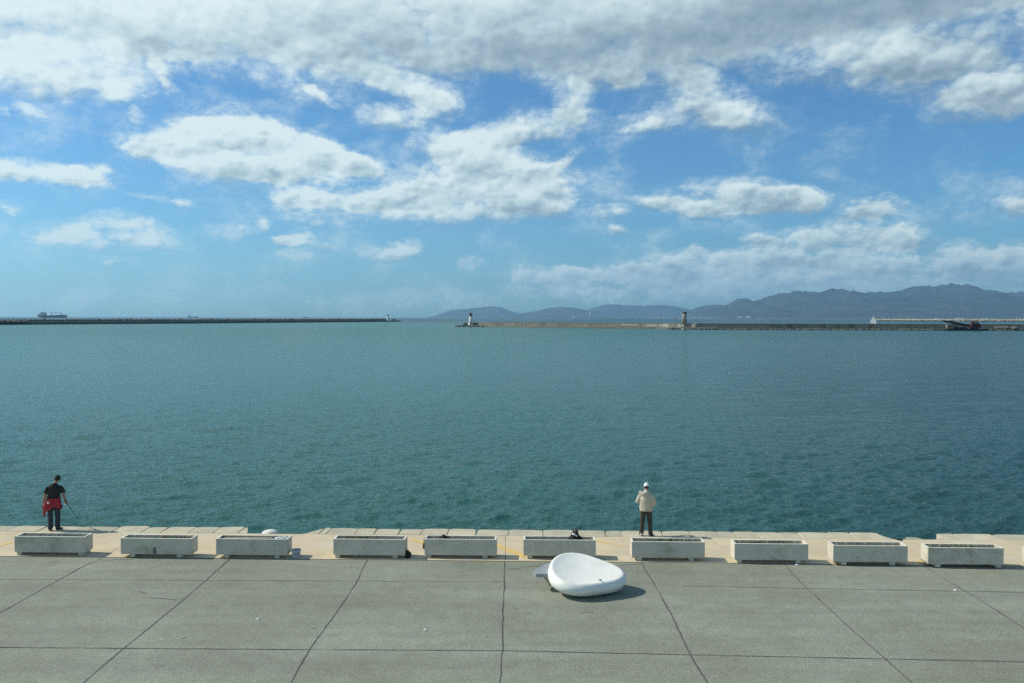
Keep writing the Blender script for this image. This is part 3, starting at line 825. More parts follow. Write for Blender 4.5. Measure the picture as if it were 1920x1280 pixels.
# bag by the right foot of planter 4
p = at(764.5, 1044.5, 0.012)
b4 = thing('bag', 'small black bag on the ground at the right foot of the planter with dry weeds', 'bag', p, 0.3)
bm = bmesh.new(); lump(bm, (0, 0, .085), .10, .09, .11, 15, .22); lump(bm, (-.02, 0, .17), .05, .05, .05, 16, .3)
bmo('bag_body', bm, 'black', b4, True)
bm = bmesh.new(); tube(bm, [(-.05, 0, .18), (-.06, 0, .24), (.0, 0, .26), (.03, 0, .19)], [.008] * 4, 8)
bmo('handle', bm, 'dark_grey', b4, True)
# shoulder bag hanging at the left end of planter 5
p5 = in_planter(4, -PL / 2 - .035, .22, 0)
h5 = thing('shoulder_bag', 'black bag hanging on the left end of the planter with the pouch', 'bag', (p5.x, p5.y, .28), QROT)
bm = bmesh.new(); lump(bm, (0, 0, .03), .045, .12, .11, 25, .2)
bmo('bag_body', bm, 'black', h5, True)
bm = bmesh.new(); tube(bm, [(-.005, -.06, .10), (0, -.05, .27), (.03, -.04, .295), (.09, -.04, .293), (.10, -.04, .27)], [.008] * 5, 6)
bmo('strap', bm, 'black', h5, True)
# bucket
p = at(555.5, 1044, 0.012)
bk = thing('bucket', 'grey plastic bucket with a blue printed band between two planters', 'bucket', p)
bm = bmesh.new()
n = 28
prof = [(.100, 0.0), (.104, .02), (.118, .12), (.132, .21), (.138, .215), (.138, .235), (.128, .235), (.114, .12), (.096, .03)]
lathe(bm, prof, n)
for f_ in bm.faces: f_.material_index = 0 if f_.calc_center_median().z > .10 else 1
bmo('pail', bm, ['bucket', 'bucket_low'], bk, True)
bm = bmesh.new()
lathe(bm, [(.1185, .118), (.1205, .130)], n)
bmesh.ops.delete(bm, geom=[f_ for f_ in bm.faces if len(f_.verts) > 4], context='FACES_ONLY')
bmo('printed_band', bm, 'blue_band', bk, True)
bm = bmesh.new(); lump(bm, (.015, -.1215, .124), .022, .004, .016, 4, .1, 2); bmo('print', bm, 'blue_band', bk, True)
bm = bmesh.new()
tube(bm, [(.137 * math.cos(a), -.137 * math.sin(a) * .75 , .225 - .05 * math.sin(a)) for a in np.linspace(0, math.pi, 12)], [.004] * 12, 6)
bmo('handle', bm, 'dark_grey', bk, True)
# litter on the asphalt
for k, (x, y, lab) in enumerate([(484, 1160.5, 'tiny white paper scrap on the asphalt left of the third joint'),
                                 (797, 1181, 'tiny white paper scrap on the asphalt left of the middle joint'),
                                 (1791, 1106, 'tiny white paper scrap lying by the rightmost joint'),
                                 (1494, 1058.5, 'tiny white scrap on the asphalt below the planter with the row of green weeds')]):
    p = at(x, y, 0.0)
    bm = bmesh.new(); lump(bm, (0, 0, .012), .045, .03, .016, k * 3.0, .5, 2)
    tag(bmo('litter', bm, 'white', None, False, (p.x, p.y, 0.002), k), lab, 'litter', 'paper scraps on the asphalt')
p = at(1741, 1052, 0.012)

# ------------------------------------------------------------------ white pebble seat
def seat():
    c = at(1100, 1100, 0.0)
    cx, cy = 1.89, 21.33
    root = thing('pebble_seat', 'large smooth white pebble shaped seat with a hollow top standing on the asphalt', 'bench', (cx, cy, 0))
    bm = bmesh.new()
    nt, nr = 96, 0
    # plan outline: broad on the left, tapering right
    def rad(th):
        x = math.cos(th); y = math.sin(th)
        a = 1.0
        b = 0.80 - 0.17 * x
        r_ = 1.0 / math.sqrt((x / a) ** 2 + (y / b) ** 2)
        r_ *= 1 + 0.035 * math.cos(3 * th + 0.6)
        return r_
    def top(x, y):   # rim height plane: high at the back left, low at the front right
        return 0.57 + 0.19 * y / 0.8 - 0.085 * x
    prof = [ # (radius share, kind, value)
        (0.40, 0.0), (0.50, 0.01), (0.66, 0.07), (0.82, 0.19), (0.93, 0.36), (0.985, 0.52), (1.0, 0.68), (0.99, 0.80), (0.965, 0.90), (0.935, 0.962), (0.905, 0.990), (0.875, 0.995), (0.84, 0.986), (0.79, 0.968), (0.70, 0.94),
        (0.60, 0.922), (0.48, 0.900), (0.36, 0.882), (0.24, 0.872), (0.12, 0.866)]
    rings = []
    for rs, hv in prof:
        ring = []
        for k in range(nt):
            th = 2 * math.pi * k / nt
            r0 = rad(th)
            x, y = r0 * rs * math.cos(th), r0 * rs * math.sin(th)
            tz = top(x, y)
            z = tz * hv
            if rs < 0.9 and hv < 0.3: x += 0.06
            ring.append(bm.verts.new((x, y, z)))
        rings.append(ring)
    for a, b in zip(rings, rings[1:]):
        for k in range(nt): bm.faces.new((a[k], a[(k + 1) % nt], b[(k + 1) % nt], b[k]))
    bm.faces.new(list(reversed(rings[0])))
    cv = bm.verts.new((0, 0, top(0, 0) * 0.864))
    for k in range(nt): bm.faces.new((rings[-1][k], rings[-1][(k + 1) % nt], cv))
    body = bmo('seat_body', bm, 'seat_white', root, True)
    sm = body.modifiers.new('sub', 'SUBSURF'); sm.levels = 2; sm.render_levels = 2
    bm = bmesh.new(); lump(bm, (0, 0, 0), .06, .026, .004, 3, 1.5, 3)
    mk = bmo('scuff_mark', bm, 'scuff', root, True)
    mk.location = (.30, -.56, .455); mk.rotation_euler = (0.5, 0, 1.2)
    # slab seat on the left
    sl = bmesh.new()
    out = [(-.62, -.08), (-.95, -.02), (-1.15, -.05), (-1.27, -.03), (-1.33, .08), (-1.31, .28), (-1.17, .58), (-.95, .88), (-.72, 1.08), (-.52, 1.12), (-.45, .8)]
    prism(sl, [Vector((x, y, 0)) for x, y in out], .36, .445, .012)
    for f_ in sl.faces: f_.material_index = 0 if f_.normal.z > .7 else 1
    bmesh.ops.recalc_face_normals(sl, faces=sl.faces)
    for f_ in sl.faces: f_.material_index = 0 if (f_.normal.z > .7 and f_.calc_center_median().z > .4) else 1
    bmo('side_slab', sl, ['slab_top', 'slab_edge'], root)
    br = bmesh.new(); tube(br, [(-1.08, .05, .355), (-.99, .05, .28), (-.90, .08, .12)], [.02, .03, .035], 8)
    bmo('bracket', br, 'slab_edge', root)
seat()

# ------------------------------------------------------------------ people
def remesh(bm, name, voxel, material, parent, smooth=6, wrinkle=0.0, wscale=8.0, seed=0.0, loc=None):
    bmesh.ops.recalc_face_normals(bm, faces=bm.faces)
    me = bpy.data.meshes.new('tmp'); bm.to_mesh(me); bm.free()
    o = bpy.data.objects.new('tmp', me); COL.objects.link(o)
    r_ = o.modifiers.new('r', 'REMESH'); r_.mode = 'VOXEL'; r_.voxel_size = voxel
    if smooth:
        s_ = o.modifiers.new('s', 'SMOOTH'); s_.iterations = smooth; s_.factor = 0.5
    dg = bpy.context.evaluated_depsgraph_get(); dg.update()
    m2 = bpy.data.meshes.new_from_object(o.evaluated_get(dg), depsgraph=dg)
    bpy.data.objects.remove(o); bpy.data.meshes.remove(me)
    m2.name = name
    if wrinkle:
        m2.update()
        for v in m2.vertices:
            q = Vector(v.co)
            d = wrinkle * (mnoise.noise(Vector((q.x, q.y, q.z * .55)) * wscale + Vector((seed, 0, 0))) + .6 * mnoise.noise(Vector((q.x + q.z * .5, q.y, q.z)) * wscale * 1.9 + Vector((seed, 3, 0))))
            v.co = q + v.normal * d
        m2.update()
    return link(name, m2, material, parent, True)
def ell(bm, c, rx, ry, rz, rot=None, seg=3):
    g = bmesh.ops.create_icosphere(bm, subdivisions=seg, radius=1)
    mt = Matrix.Translation(Vector(c)) @ (rot or Matrix.Identity(4)) @ Matrix.Diagonal((rx, ry, rz, 1))
    for v in g['verts']: v.co = mt @ v.co
def hand(bm, wrist, dirv_, side, curl=0.6, palm_n=None):
    """palm, four curled fingers and a thumb; dirv_ = from wrist to knuckles, side = towards the thumb"""
    d = Vector(dirv_).normalized(); s_ = Vector(side); s_ = (s_ - d * s_.dot(d)).normalized(); n_ = d.cross(s_).normalized()
    if palm_n is not None and n_.dot(Vector(palm_n)) < 0: n_ = -n_
    w_ = Vector(wrist)
    tube(bm, [w_ - d * .02, w_ + d * .03, w_ + d * .075, w_ + d * .092], [.026, .032, .034, .028], 12)
    for k, (off, L) in enumerate(((.028, .070), (.010, .078), (-.009, .074), (-.026, .058))):
        p0 = w_ + d * .080 + s_ * off; c1 = curl * 1.0
        pts = [p0]; ang = 0; p_ = p0
        for j, fr in enumerate((.45, .32, .23)):
            ang += c1 * (1.0 + .1 * k)
            p_ = p_ + (d * math.cos(ang) + n_ * math.sin(ang)) * L * fr
            pts.append(p_)
        tube(bm, pts, [.0105, .0095, .009, .0075], 8)
    t0 = w_ + d * .025 + s_ * .026
    tube(bm, [t0, t0 + d * .025 + s_ * .022 + n_ * .01, t0 + d * .05 + s_ * .026 + n_ * .03, t0 + d * .062 + s_ * .014 + n_ * .045], [.013, .012, .0105, .009], 8)
def head(bm, c, tilt, yaw, pitch):
    rot = Matrix.Rotation(yaw, 4, 'Z') @ Matrix.Rotation(tilt, 4, 'Y') @ Matrix.Rotation(pitch, 4, 'X')
    T = Matrix.Translation(Vector(c)) @ rot
    def E(p, rx, ry, rz, seg=3): ell(bm, T @ Vector(p), rx, ry, rz, rot, seg)
    E((0, -.01, .025), .077, .096, .092); E((0, .025, -.045), .060, .070, .070)   # skull, jaw
    E((0, .070, -.090), .026, .022, .020, 2)                                      # chin
    E((0, .105, -.012), .012, .022, .022, 2); E((0, .098, .012), .009, .012, .03, 2)   # nose
    for sx in (-1, 1):
        E((sx * .078, .0, -.005), .010, .020, .032, 2)                            # ears
        E((sx * .03, .078, .018), .016, .012, .010, 2)                            # eyes / lids
        E((sx * .03, .083, .038), .024, .010, .007, 2)                            # brows
    E((0, .090, -.052), .026, .012, .007, 2); E((0, .088, -.064), .022, .012, .007, 2)   # lips
    return T
def shoe(parent, x, y, yaw, material, name='shoe'):
    bm = bmesh.new()
    tube(bm, [(0, -.085, .045), (0, -.05, .05), (0, .03, .048), (0, .10, .036), (0, .165, .026), (0, .185, .024)],
         [(.028, .035), (.040, .050), (.044, .046), (.050, .034), (.040, .024), (.020, .014)], 14)
    ell(bm, (0, -.035, .075), .038, .045, .045)
    for v in bm.verts: v.co.z = max(v.co.z, 0.002)
    o = remesh(bm, name, .008, material, parent, 3)
    o.location = (x, y, 0); o.rotation_euler = (0, 0, yaw)
    return o
def cap(parent, T, material, visor_mat=None):
    bm = bmesh.new()
    ns = 28
    rings = []
    for j, ph in enumerate(np.linspace(0, math.pi / 2 * .97, 9) * 1.0):
        rings.append([bm.verts.new(T @ Vector((.088 * math.cos(ph) ** .8 * math.cos(a), -.008 + .107 * math.cos(ph) ** .8 * math.sin(a), -.004 + .120 * math.sin(ph)))) for a in np.linspace(0, 2 * math.pi, ns, endpoint=False)])
    for a, b in zip(rings, rings[1:]):
        for k in range(ns): bm.faces.new((a[k], a[(k + 1) % ns], b[(k + 1) % ns], b[k]))
    bm.faces.new(rings[-1]); bm.faces.new(list(reversed(rings[0])))
    o = bmo('cap', bm, material, parent, True)
    bm = bmesh.new()
    pts = []
    for a in np.linspace(R(25), R(155), 14): pts.append((.086 * math.cos(a), -.008 + .105 * math.sin(a), .022))
    outp = []
    for a in np.linspace(R(155), R(25), 14): outp.append((.088 * math.cos(a) * 1.0, .02 + .165 * math.sin(a) ** .8, .010 - .02 * abs(math.cos(a))))
    f_ = bm.faces.new([bm.verts.new(T @ Vector(p)) for p in pts + outp])
    r_ = bmesh.ops.extrude_face_region(bm, geom=[f_])
    for v in [g for g in r_['geom'] if isinstance(g, bmesh.types.BMVert)]: v.co.z -= .006
    bmo('visor', bm, visor_mat or material, o, False)
    return o

# man in the black T-shirt, red jacket tied round the waist, rod in the right hand
pA = at(102.5, 992.8, 0.012)
azA = math.atan2(pA.x, pA.y)
mA = thing('person', 'man in black cap and T-shirt with a red jacket round his waist, holding a rod', 'person', pA, -azA)
bm = bmesh.new()
tube(bm, [(-.02, 0, .90), (-.02, .0, 1.0), (-.01, -.005, 1.12), (0, -.02, 1.28), (.01, -.025, 1.40), (.02, -.01, 1.49)], [(.15, .10), (.155, .10), (.145, .10), (.165, .11), (.16, .10), (.08, .07)], 18)
tube(bm, [(.02, -.02, 1.44), (.045, .01, 1.54), (.075, .045, 1.61)], [.060, .053, .052], 14)
TA = head(bm, (.095, .065, 1.655), R(14), R(-28), R(-24))
for sx, hip, knee, ank in ((-1, (-.11, 0, .90), (-.115, .02, .50), (-.115, 0, .08)), (1, (.08, 0, .90), (.085, .02, .50), (.085, 0, .08))):
    tube(bm, [hip, (Vector(hip) + Vector(knee)) / 2, knee, (Vector(knee) + Vector(ank)) / 2 + Vector((0, -.008, .03)), ank, Vector(ank) - Vector((0, 0, .04))], [.070, .062, .046, .044, .034, .036], 14)
LA = [(-.12, -.02, 1.42), (-.19, -.02, 1.385), (-.245, -.01, 1.24), (-.265, .0, 1.09), (-.30, .06, .96), (-.285, .10, .865)]
RA = [(.15, -.02, 1.40), (.215, -.015, 1.355), (.265, -.01, 1.22), (.275, .0, 1.08), (.315, .06, .96), (.345, .12, .87)]
for A_ in (LA, RA): tube(bm, A_, [.055, .055, .045, .040, .034, .025], 12)
hand(bm, LA[-1], (.02, .03, -.1), (.3, 1, 0), .5, (1, 0, 0))
hand(bm, RA[-1], (.02, .06, -.07), (-.3, 1, .3), 1.05, (-.3, .9, -.2))
remesh(bm, 'body', .007, 'skin', mA, 3)
bm = bmesh.new()   # T-shirt
tube(bm, [(-.02, 0, 1.00), (-.015, 0, 1.05), (-.005, -.005, 1.14), (0, -.02, 1.28), (.01, -.025, 1.40), (.02, -.015, 1.47), (.03, .0, 1.52)],
     [(.185, .125), (.185, .125), (.182, .125), (.195, .135), (.200, .125), (.13, .095), (.072, .075)], 20)
for A_ in (LA, RA):
    sgn = -1 if A_ is LA else 1
    tube(bm, [Vector(A_[0]), Vector(A_[1]), Vector(A_[1]).lerp(Vector(A_[2]), .6), Vector(A_[2]) + Vector((sgn * .012, 0, -.01))], [.062, .066, .066, .074], 14)
remesh(bm, 'shirt', .011, 'tshirt', mA, 5, .010, 9, 1.0)
bm = bmesh.new()   # trousers
tube(bm, [(-.02, 0, 1.02), (-.02, 0, .95), (-.02, 0, .86), (-.018, 0, .80)], [(.165, .115), (.175, .12), (.175, .12), (.13, .10)], 18)
for hip, knee, ank in (((-.105, 0, .88), (-.118, .01, .50), (-.118, -.005, .06)), ((.072, 0, .88), (.088, .01, .50), (.09, -.005, .06))):
    tube(bm, [hip, (Vector(hip) + Vector(knee)) / 2, knee, (Vector(knee) + Vector(ank)) / 2, ank], [.095, .090, .078, .076, .078], 14)
remesh(bm, 'trousers', .010, 'trousers', mA, 4, .008, 11, 4.0)
bm = bmesh.new()   # red jacket: skirt of folded cloth round the hips with hanging sleeves
nk = 64
rings = []
for j in range(13):
    u = j / 12
    ring = []
    for k in range(nk):
        a = 2 * math.pi * k / nk
        ca, sa = math.cos(a), math.sin(a)
        L = .30 + .16 * max(0, -ca) ** 1.5 * (1 if sa < .4 else .3) + .10 * max(0, ca) ** 3 + .02 * math.sin(5 * a)
        if sa > .35: L *= .55
        r_ = 1 + .18 * u + (.05 + .05 * u) * math.sin(7 * a + 3 * u) * u + .12 * u * max(0, -ca)
        ring.append(bm.verts.new((-.02 + .190 * r_ * ca - .01 * u, .0 + .135 * r_ * sa, 1.065 - L * u)))
    rings.append(ring)
for a, b in zip(rings, rings[1:]):
    for k in range(nk): bm.faces.new((a[k], a[(k + 1) % nk], b[(k + 1) % nk], b[k]))
jk = bmo('tied_jacket', bm, 'red', mA, True)
so = jk.modifiers.new('thick', 'SOLIDIFY'); so.thickness = .014; so.offset = 1
bm = bmesh.new(); lump(bm, (-.235, -.03, .86), .075, .07, .085, 3, .5); lump(bm, (-.30, -.01, .79), .055, .05, .06, 4, .5)
tube(bm, [(-.22, -.05, .93), (-.25, -.06, .78), (-.285, -.05, .62), (-.285, -.04, .47)], [(.05, .035), (.065, .03), (.045, .02), (.028, .014)], 10)
remesh(bm, 'jacket_sleeve', .01, 'red', mA, 3, .006, 14, 2)
bm = bmesh.new(); lump(bm, (-.17, -.135, .925), .028, .010, .028, 5, 1.0)
bmo('jacket_emblem', bm, 'white', mA, True)
bm = bmesh.new(); lump(bm, (.205, -.02, .76), .035, .05, .055, 6, .2)
bmo('belt_pouch', bm, 'black', mA, True)
shoe(mA, -.125, -.01, .15, 'shoe_dark'); shoe(mA, .10, -.01, -.75, 'shoe_dark')
cp = cap(mA, TA, 'black')
bm = bmesh.new(); ell(bm, TA @ Vector((0, -.045, -.03)), .074, .055, .045, TA.to_3x3().to_4x4(), 3)
bmo('hair', bm, 'hair', mA, True)
bm = bmesh.new(); ell(bm, TA @ Vector((-.045, -.090, .085)), .022, .008, .022, TA.to_3x3().to_4x4(), 2)
bmo('cap_badge', bm, 'dark_grey', cp, True)
# rod (held, so a thing of its own)
rodm = Matrix.Translation(pA) @ Matrix.Rotation(-azA, 4, 'Z')
h0 = rodm @ Vector((.358, .175, .80))
rod = thing('fishing_rod', 'thin dark fishing rod held by the man with the red jacket', 'fishing rod', h0, -azA)
bm = bmesh.new()
d0 = Vector((-.07, -.22, .14)); d1 = Vector((.32, 1.06, -.74))
tube(bm, [d0, (0, 0, 0), d1 * .12], [.013, .013, .011], 10)
bmo('grip', bm, 'black', rod, True)
bm = bmesh.new(); tube(bm, [d1 * .12, d1 * .5, d1 * 1.0 + Vector((0, 0, .03)), d1 * 1.15 + Vector((0, 0, .0))], [.011, .009, .007, .004], 8)
bmo('blank', bm, 'steel_dark', rod, True)
bm = bmesh.new(); lathe(bm, [(.012, -.03), (.028, -.026), (.02, -.01), (.02, .012), (.028, .02), (.012, .024)], 14)
for v in bm.verts: v.co = Vector((v.co.x - .05, v.co.y + .03, v.co.z - .04))
bmo('reel', bm, 'white', rod, True)

# man in the beige jacket with the white cap
pB = at(1211.5, 1003.3, 0.012)
azB = math.atan2(pB.x, pB.y)
mB = thing('person', 'man in white cap, beige jacket and dark trousers standing at the quay edge', 'person', pB, -azB)
bm = bmesh.new()
tube(bm, [(0, 0, .84), (0, 0, .94), (0, 0, 1.06), (0, -.01, 1.22), (0, -.015, 1.33), (0, -.01, 1.42)], [(.15, .10), (.155, .105), (.15, .105), (.165, .11), (.16, .10), (.08, .07)], 18)
tube(bm, [(0, -.01, 1.36), (0, .01, 1.46), (0, .025, 1.53)], [.062, .054, .052], 14)
TB = head(bm, (0, .035, 1.575), 0, R(5), R(-14))
for hip, knee, ank in (((-.09, 0, .84), (-.13, .02, .46), (-.145, 0, .08)), ((.09, 0, .84), (.115, .02, .46), (.135, 0, .08))):
    tube(bm, [hip, (Vector(hip) + Vector(knee)) / 2, knee, (Vector(knee) + Vector(ank)) / 2 + Vector((0, -.008, .03)), ank, Vector(ank) - Vector((0, 0, .04))], [.070, .062, .046, .044, .034, .036], 14)
LB = [(-.12, -.01, 1.33), (-.175, -.01, 1.29), (-.235, -.01, 1.19), (-.29, .01, 1.09), (-.21, .15, 1.07), (-.12, .25, 1.08)]
RB = [(.12, -.01, 1.32), (.175, -.01, 1.27), (.225, -.01, 1.17), (.255, .0, 1.05), (.245, .12, 1.01), (.225, .22, 1.02)]
for A_ in (LB, RB): tube(bm, A_, [.055, .055, .045, .040, .034, .025], 12)
hand(bm, LB[-1], (.1, .06, 0), (0, 0, 1), .8, (0, -.3, -1)); hand(bm, RB[-1], (-.03, .1, -.02), (0, 0, 1), .9, (-1, 0, 0))
remesh(bm, 'body', .007, 'skin', mB, 3)
bm = bmesh.new()   # jacket
tube(bm, [(-.005, 0, .80), (-.005, 0, .86), (-.005, 0, 1.0), (0, -.01, 1.18), (0, -.015, 1.30), (0, -.01, 1.37), (0, .0, 1.42)],
     [(.198, .145), (.205, .15), (.205, .15), (.212, .150), (.205, .135), (.155, .11), (.085, .08)], 22)
tube(bm, [(0, 0, 1.40), (0, .01, 1.47)], [(.085, .085), (.075, .078)], 16)      # collar
for A_ in (LB, RB): tube(bm, [Vector(p) for p in A_[:-1]] + [Vector(A_[-2]).lerp(Vector(A_[-1]), .9)], [.066, .074, .074, .068, .058, .044], 14)
ell(bm, (-.06, -.115, 1.37), .13, .055, .07, Matrix.Rotation(R(-18), 4, 'Y'))    # hood hanging on the left shoulder
ell(bm, (-.17, -.05, 1.38), .07, .07, .06)
remesh(bm, 'jacket', .011, 'beige', mB, 4, .014, 7, 8.0)
bm = bmesh.new()
tube(bm, [(0, 0, .90), (0, 0, .82), (0, 0, .76)], [(.165, .115), (.17, .12), (.13, .10)], 18)
for hip, knee, ank in (((-.085, 0, .84), (-.125, .01, .46), (-.15, -.005, .05)), ((.085, 0, .84), (.115, .01, .46), (.14, -.005, .05))):
    tube(bm, [hip, (Vector(hip) + Vector(knee)) / 2, knee, (Vector(knee) + Vector(ank)) / 2, ank], [.098, .088, .074, .070, .072], 14)
remesh(bm, 'trousers', .010, 'trousers2', mB, 4, .010, 10, 14.0)
shoe(mB, -.165, -.01, .45, 'shoe_pale'); shoe(mB, .145, -.01, -.35, 'shoe_dark')
cap(mB, TB, 'cap_white')
bm = bmesh.new(); ell(bm, TB @ Vector((0, -.045, -.02)), .076, .060, .052, TB.to_3x3().to_4x4(), 3)
bmo('hair', bm, 'hair', mB, True)
hb = Matrix.Translation(pB) @ Matrix.Rotation(-azB, 4, 'Z') @ Vector((.235, .30, .94))
bm = bmesh.new(); lump(bm, (0, 0, 0), .04, .04, .07, 12, .5); tube(bm, [(-.01, 0, .04), (-.005, 0, .09)], [.018, .008], 8)
tag(bmo('plastic_bag', bm, 'white', None, True, hb), 'small white plastic bag held by the man in the beige jacket', 'plastic bag')

# ------------------------------------------------------------------ breakwaters
def rocks(bm, line, z0, spread, size, n, seed):
    """heap of boulders along a polyline"""
    r_ = random.Random(seed)
    segs_ = [(a, b, (b - a).length) for a, b in zip(line, line[1:])]
    tot = sum(x[2] for x in segs_)
    for _ in range(n):
        u = r_.uniform(0, tot)
        for a, b, L in segs_:
            if u <= L: break
            u -= L
        p = a.lerp(b, u / L)
        off = r_.uniform(-spread, spread)
        sz = size * r_.uniform(.5, 1.3)
        g = bmesh.ops.create_icosphere(bm, subdivisions=1, radius=sz)
        sd = r_.uniform(0, 99)
        sc_ = Vector((r_.uniform(.8, 1.4), r_.uniform(.8, 1.3), r_.uniform(.5, .9)))
        for v in g['verts']:
            v.co = Vector((v.co.x * sc_.x, v.co.y * sc_.y, v.co.z * sc_.z)) * (1 + .25 * mnoise.noise(v.co + Vector((sd, 0, 0))))
            v.co += Vector((p.x + r_.uniform(-1, 1) * size * .3, p.y + off, z0 + r_.uniform(0, .3) * size * (1 - abs(off) / (spread + .01) * .5)))
def band(bm, front, t0, t1, z0, z1, mi=0, jz=0.0, jseed=0, step=6.0, slope=0.0):
    """box-like band following a polyline: t0..t1 metres behind it"""
    pts = []
    for a, b in zip(front, front[1:]):
        n = max(1, int((b - a).length / step))
        for i in range(n): pts.append(a.lerp(b, i / n))
    pts.append(front[-1])
    prev = None
    for i, p in enumerate(pts):
        d = (pts[min(i + 1, len(pts) - 1)] - pts[max(i - 1, 0)]).normalized(); nn = Vector((-d.y, d.x, 0))
        if nn.y < 0: nn = -nn
        h = z1 + jz * mnoise.noise((i * .7, jseed, 0))
        c = [bm.verts.new(Vector((p.x, p.y, 0)) + nn * t + Vector((0, 0, z))) for t, z in ((t0, z0), (t1, z0), (t1, h), (t0 + slope, h))]
        if prev:
            for k in range(4): bm.faces.new((prev[k], prev[(k + 1) % 4], c[(k + 1) % 4], c[k])).material_index = mi
        else: bm.faces.new(c).material_index = mi
        prev = c
    bm.faces.new(list(reversed(prev))).material_index = mi
def seapts(pp): return [at(x, y, SEA) for x, y in pp]

# right breakwater
F1 = seapts([(866, 613.3), (1000, 614.9), (1230, 617.3), (1300, 618.4), (1600, 619.4), (1920, 620.6), (2300, 622.5)])
bw = thing('breakwater', 'long grey concrete breakwater with pale patches, right of the red topped lighthouse', 'breakwater', (0, 0, 0))
bm = bmesh.new()
band(bm, F1, 0, 5, SEA - 2, SEA + 1.3, jz=.12, jseed=2)
bmo('lower_quay', bm, 'seawall', bw)
bm = bmesh.new()
F1w = [F1[0].lerp(F1[1], .05)] + F1[1:]
band(bm, F1w, 5.02, 11, SEA - 2, SEA + 3.95, jz=.10, jseed=4)
bmo('sea_wall', bm, 'seawall', bw)
bm = bmesh.new()
F1c = [F1[0].lerp(F1[1], .30)] + F1[1:]
band(bm, F1c, 9.5, 14, SEA + 3.0, SEA + 4.45, jz=.12, jseed=7)
bmo('parapet', bm, 'seawall_dark', bw)
def along(px, t=0.0):
    """point t metres behind the front line at photo column px, with local directions"""
    for a, b in zip(F1, F1[1:]):
        dd = (b - a).normalized(); nn = Vector((-dd.y, dd.x, 0))
        if nn.y < 0: nn = -nn
        a2, b2 = a + nn * t, b + nn * t
        d = ray(px, 610); k = d.x / d.y
        den = (b2.x - a2.x) - k * (b2.y - a2.y)
        if abs(den) < 1e-9: continue
        u = (k * a2.y - a2.x) / den
        if -0.02 <= u <= 1.001:
            return a2.lerp(b2, u), dd, nn
    return F1[0], Vector((1, 0, 0)), Vector((0, 1, 0))
def panel(px0, px1, z0, z1, mtl, t=4.95, name='patch'):
    a, d, nn = along(px0, t); b, _, _ = along(px1, t)
    p = [a, b, b + nn * (5.5 - t), a + nn * (5.5 - t)]
    bm = bmesh.new(); prism(bm, [Vector((v.x, v.y, 0)) for v in p], SEA + z0, SEA + z1)
    bmo(name, bm, mtl, bw)
for a, b, z0, z1 in ((1164, 1196, 2.3, 3.6), (1211, 1232, 1.6, 3.75), (1235, 1239, 1.7, 3.7), (1241, 1254, 1.5, 3.8), (1272, 1277, 1.5, 3.6)):
    panel(a, b, z0, z1, 'seawall_pale')
for a, b in ((1476, 1486), (1540, 1547), (1592, 1599), (1629, 1634), (1418, 1419), (1444, 1445), (1106, 1107), (1048, 1049), (985, 986), (930, 931)):
    panel(a, b, 1.3, 3.9 if b - a > 3 else 3.5, 'seawall_dark', 4.9, 'buttress')
for px in range(905, 1920, 37):
    panel(px, px + .35, 1.3, 3.97, 'seawall_dark', 4.93, 'wall_joint')
bm = bmesh.new()
rocks(bm, seapts([(855, 613.4), (866, 613.3), (905, 613.8)]), SEA + .3, 2.0, 1.2, 120, 1)
bmesh_pts = seapts([(1255, 618.2), (1345, 618.9)])
rocks(bm, bmesh_pts, SEA + .4, 1.8, 1.3, 170, 2)
rocks(bm, seapts([(1345, 618.9), (1600, 619.6), (1920, 620.7), (2100, 621.8)]), SEA + .15, 1.2, 1.0, 620, 3)
rocks(bm, seapts([(1868, 620.4), (1905, 620.6)]), SEA + 1.6, 2.0, 1.4, 130, 4)
tag(bmo('rock_armour', bm, 'rock', bw), kind='stuff')
# head platform under the lighthouse
bm = bmesh.new()
hp, d_, n_ = along(882.6, 3.5)
prism(bm, [Vector((hp.x + 8 * math.cos(a) * 1.2 , hp.y + 4 * math.sin(a), 0)) for a in np.linspace(0, 2 * math.pi, 16, endpoint=False)], SEA - 2, SEA + 1.55)
bmo('round_head', bm, 'seawall_dark', bw)
bm = bmesh.new(); 
prism(bm, [Vector((hp.x + x, hp.y + y, 0)) for x, y in ((-7, 4.2), (10, 4.2), (10, 7), (-7, 7))], SEA + 0, SEA + 3.2)
bmo('head_wall', bm, 'seawall_dark', bw)

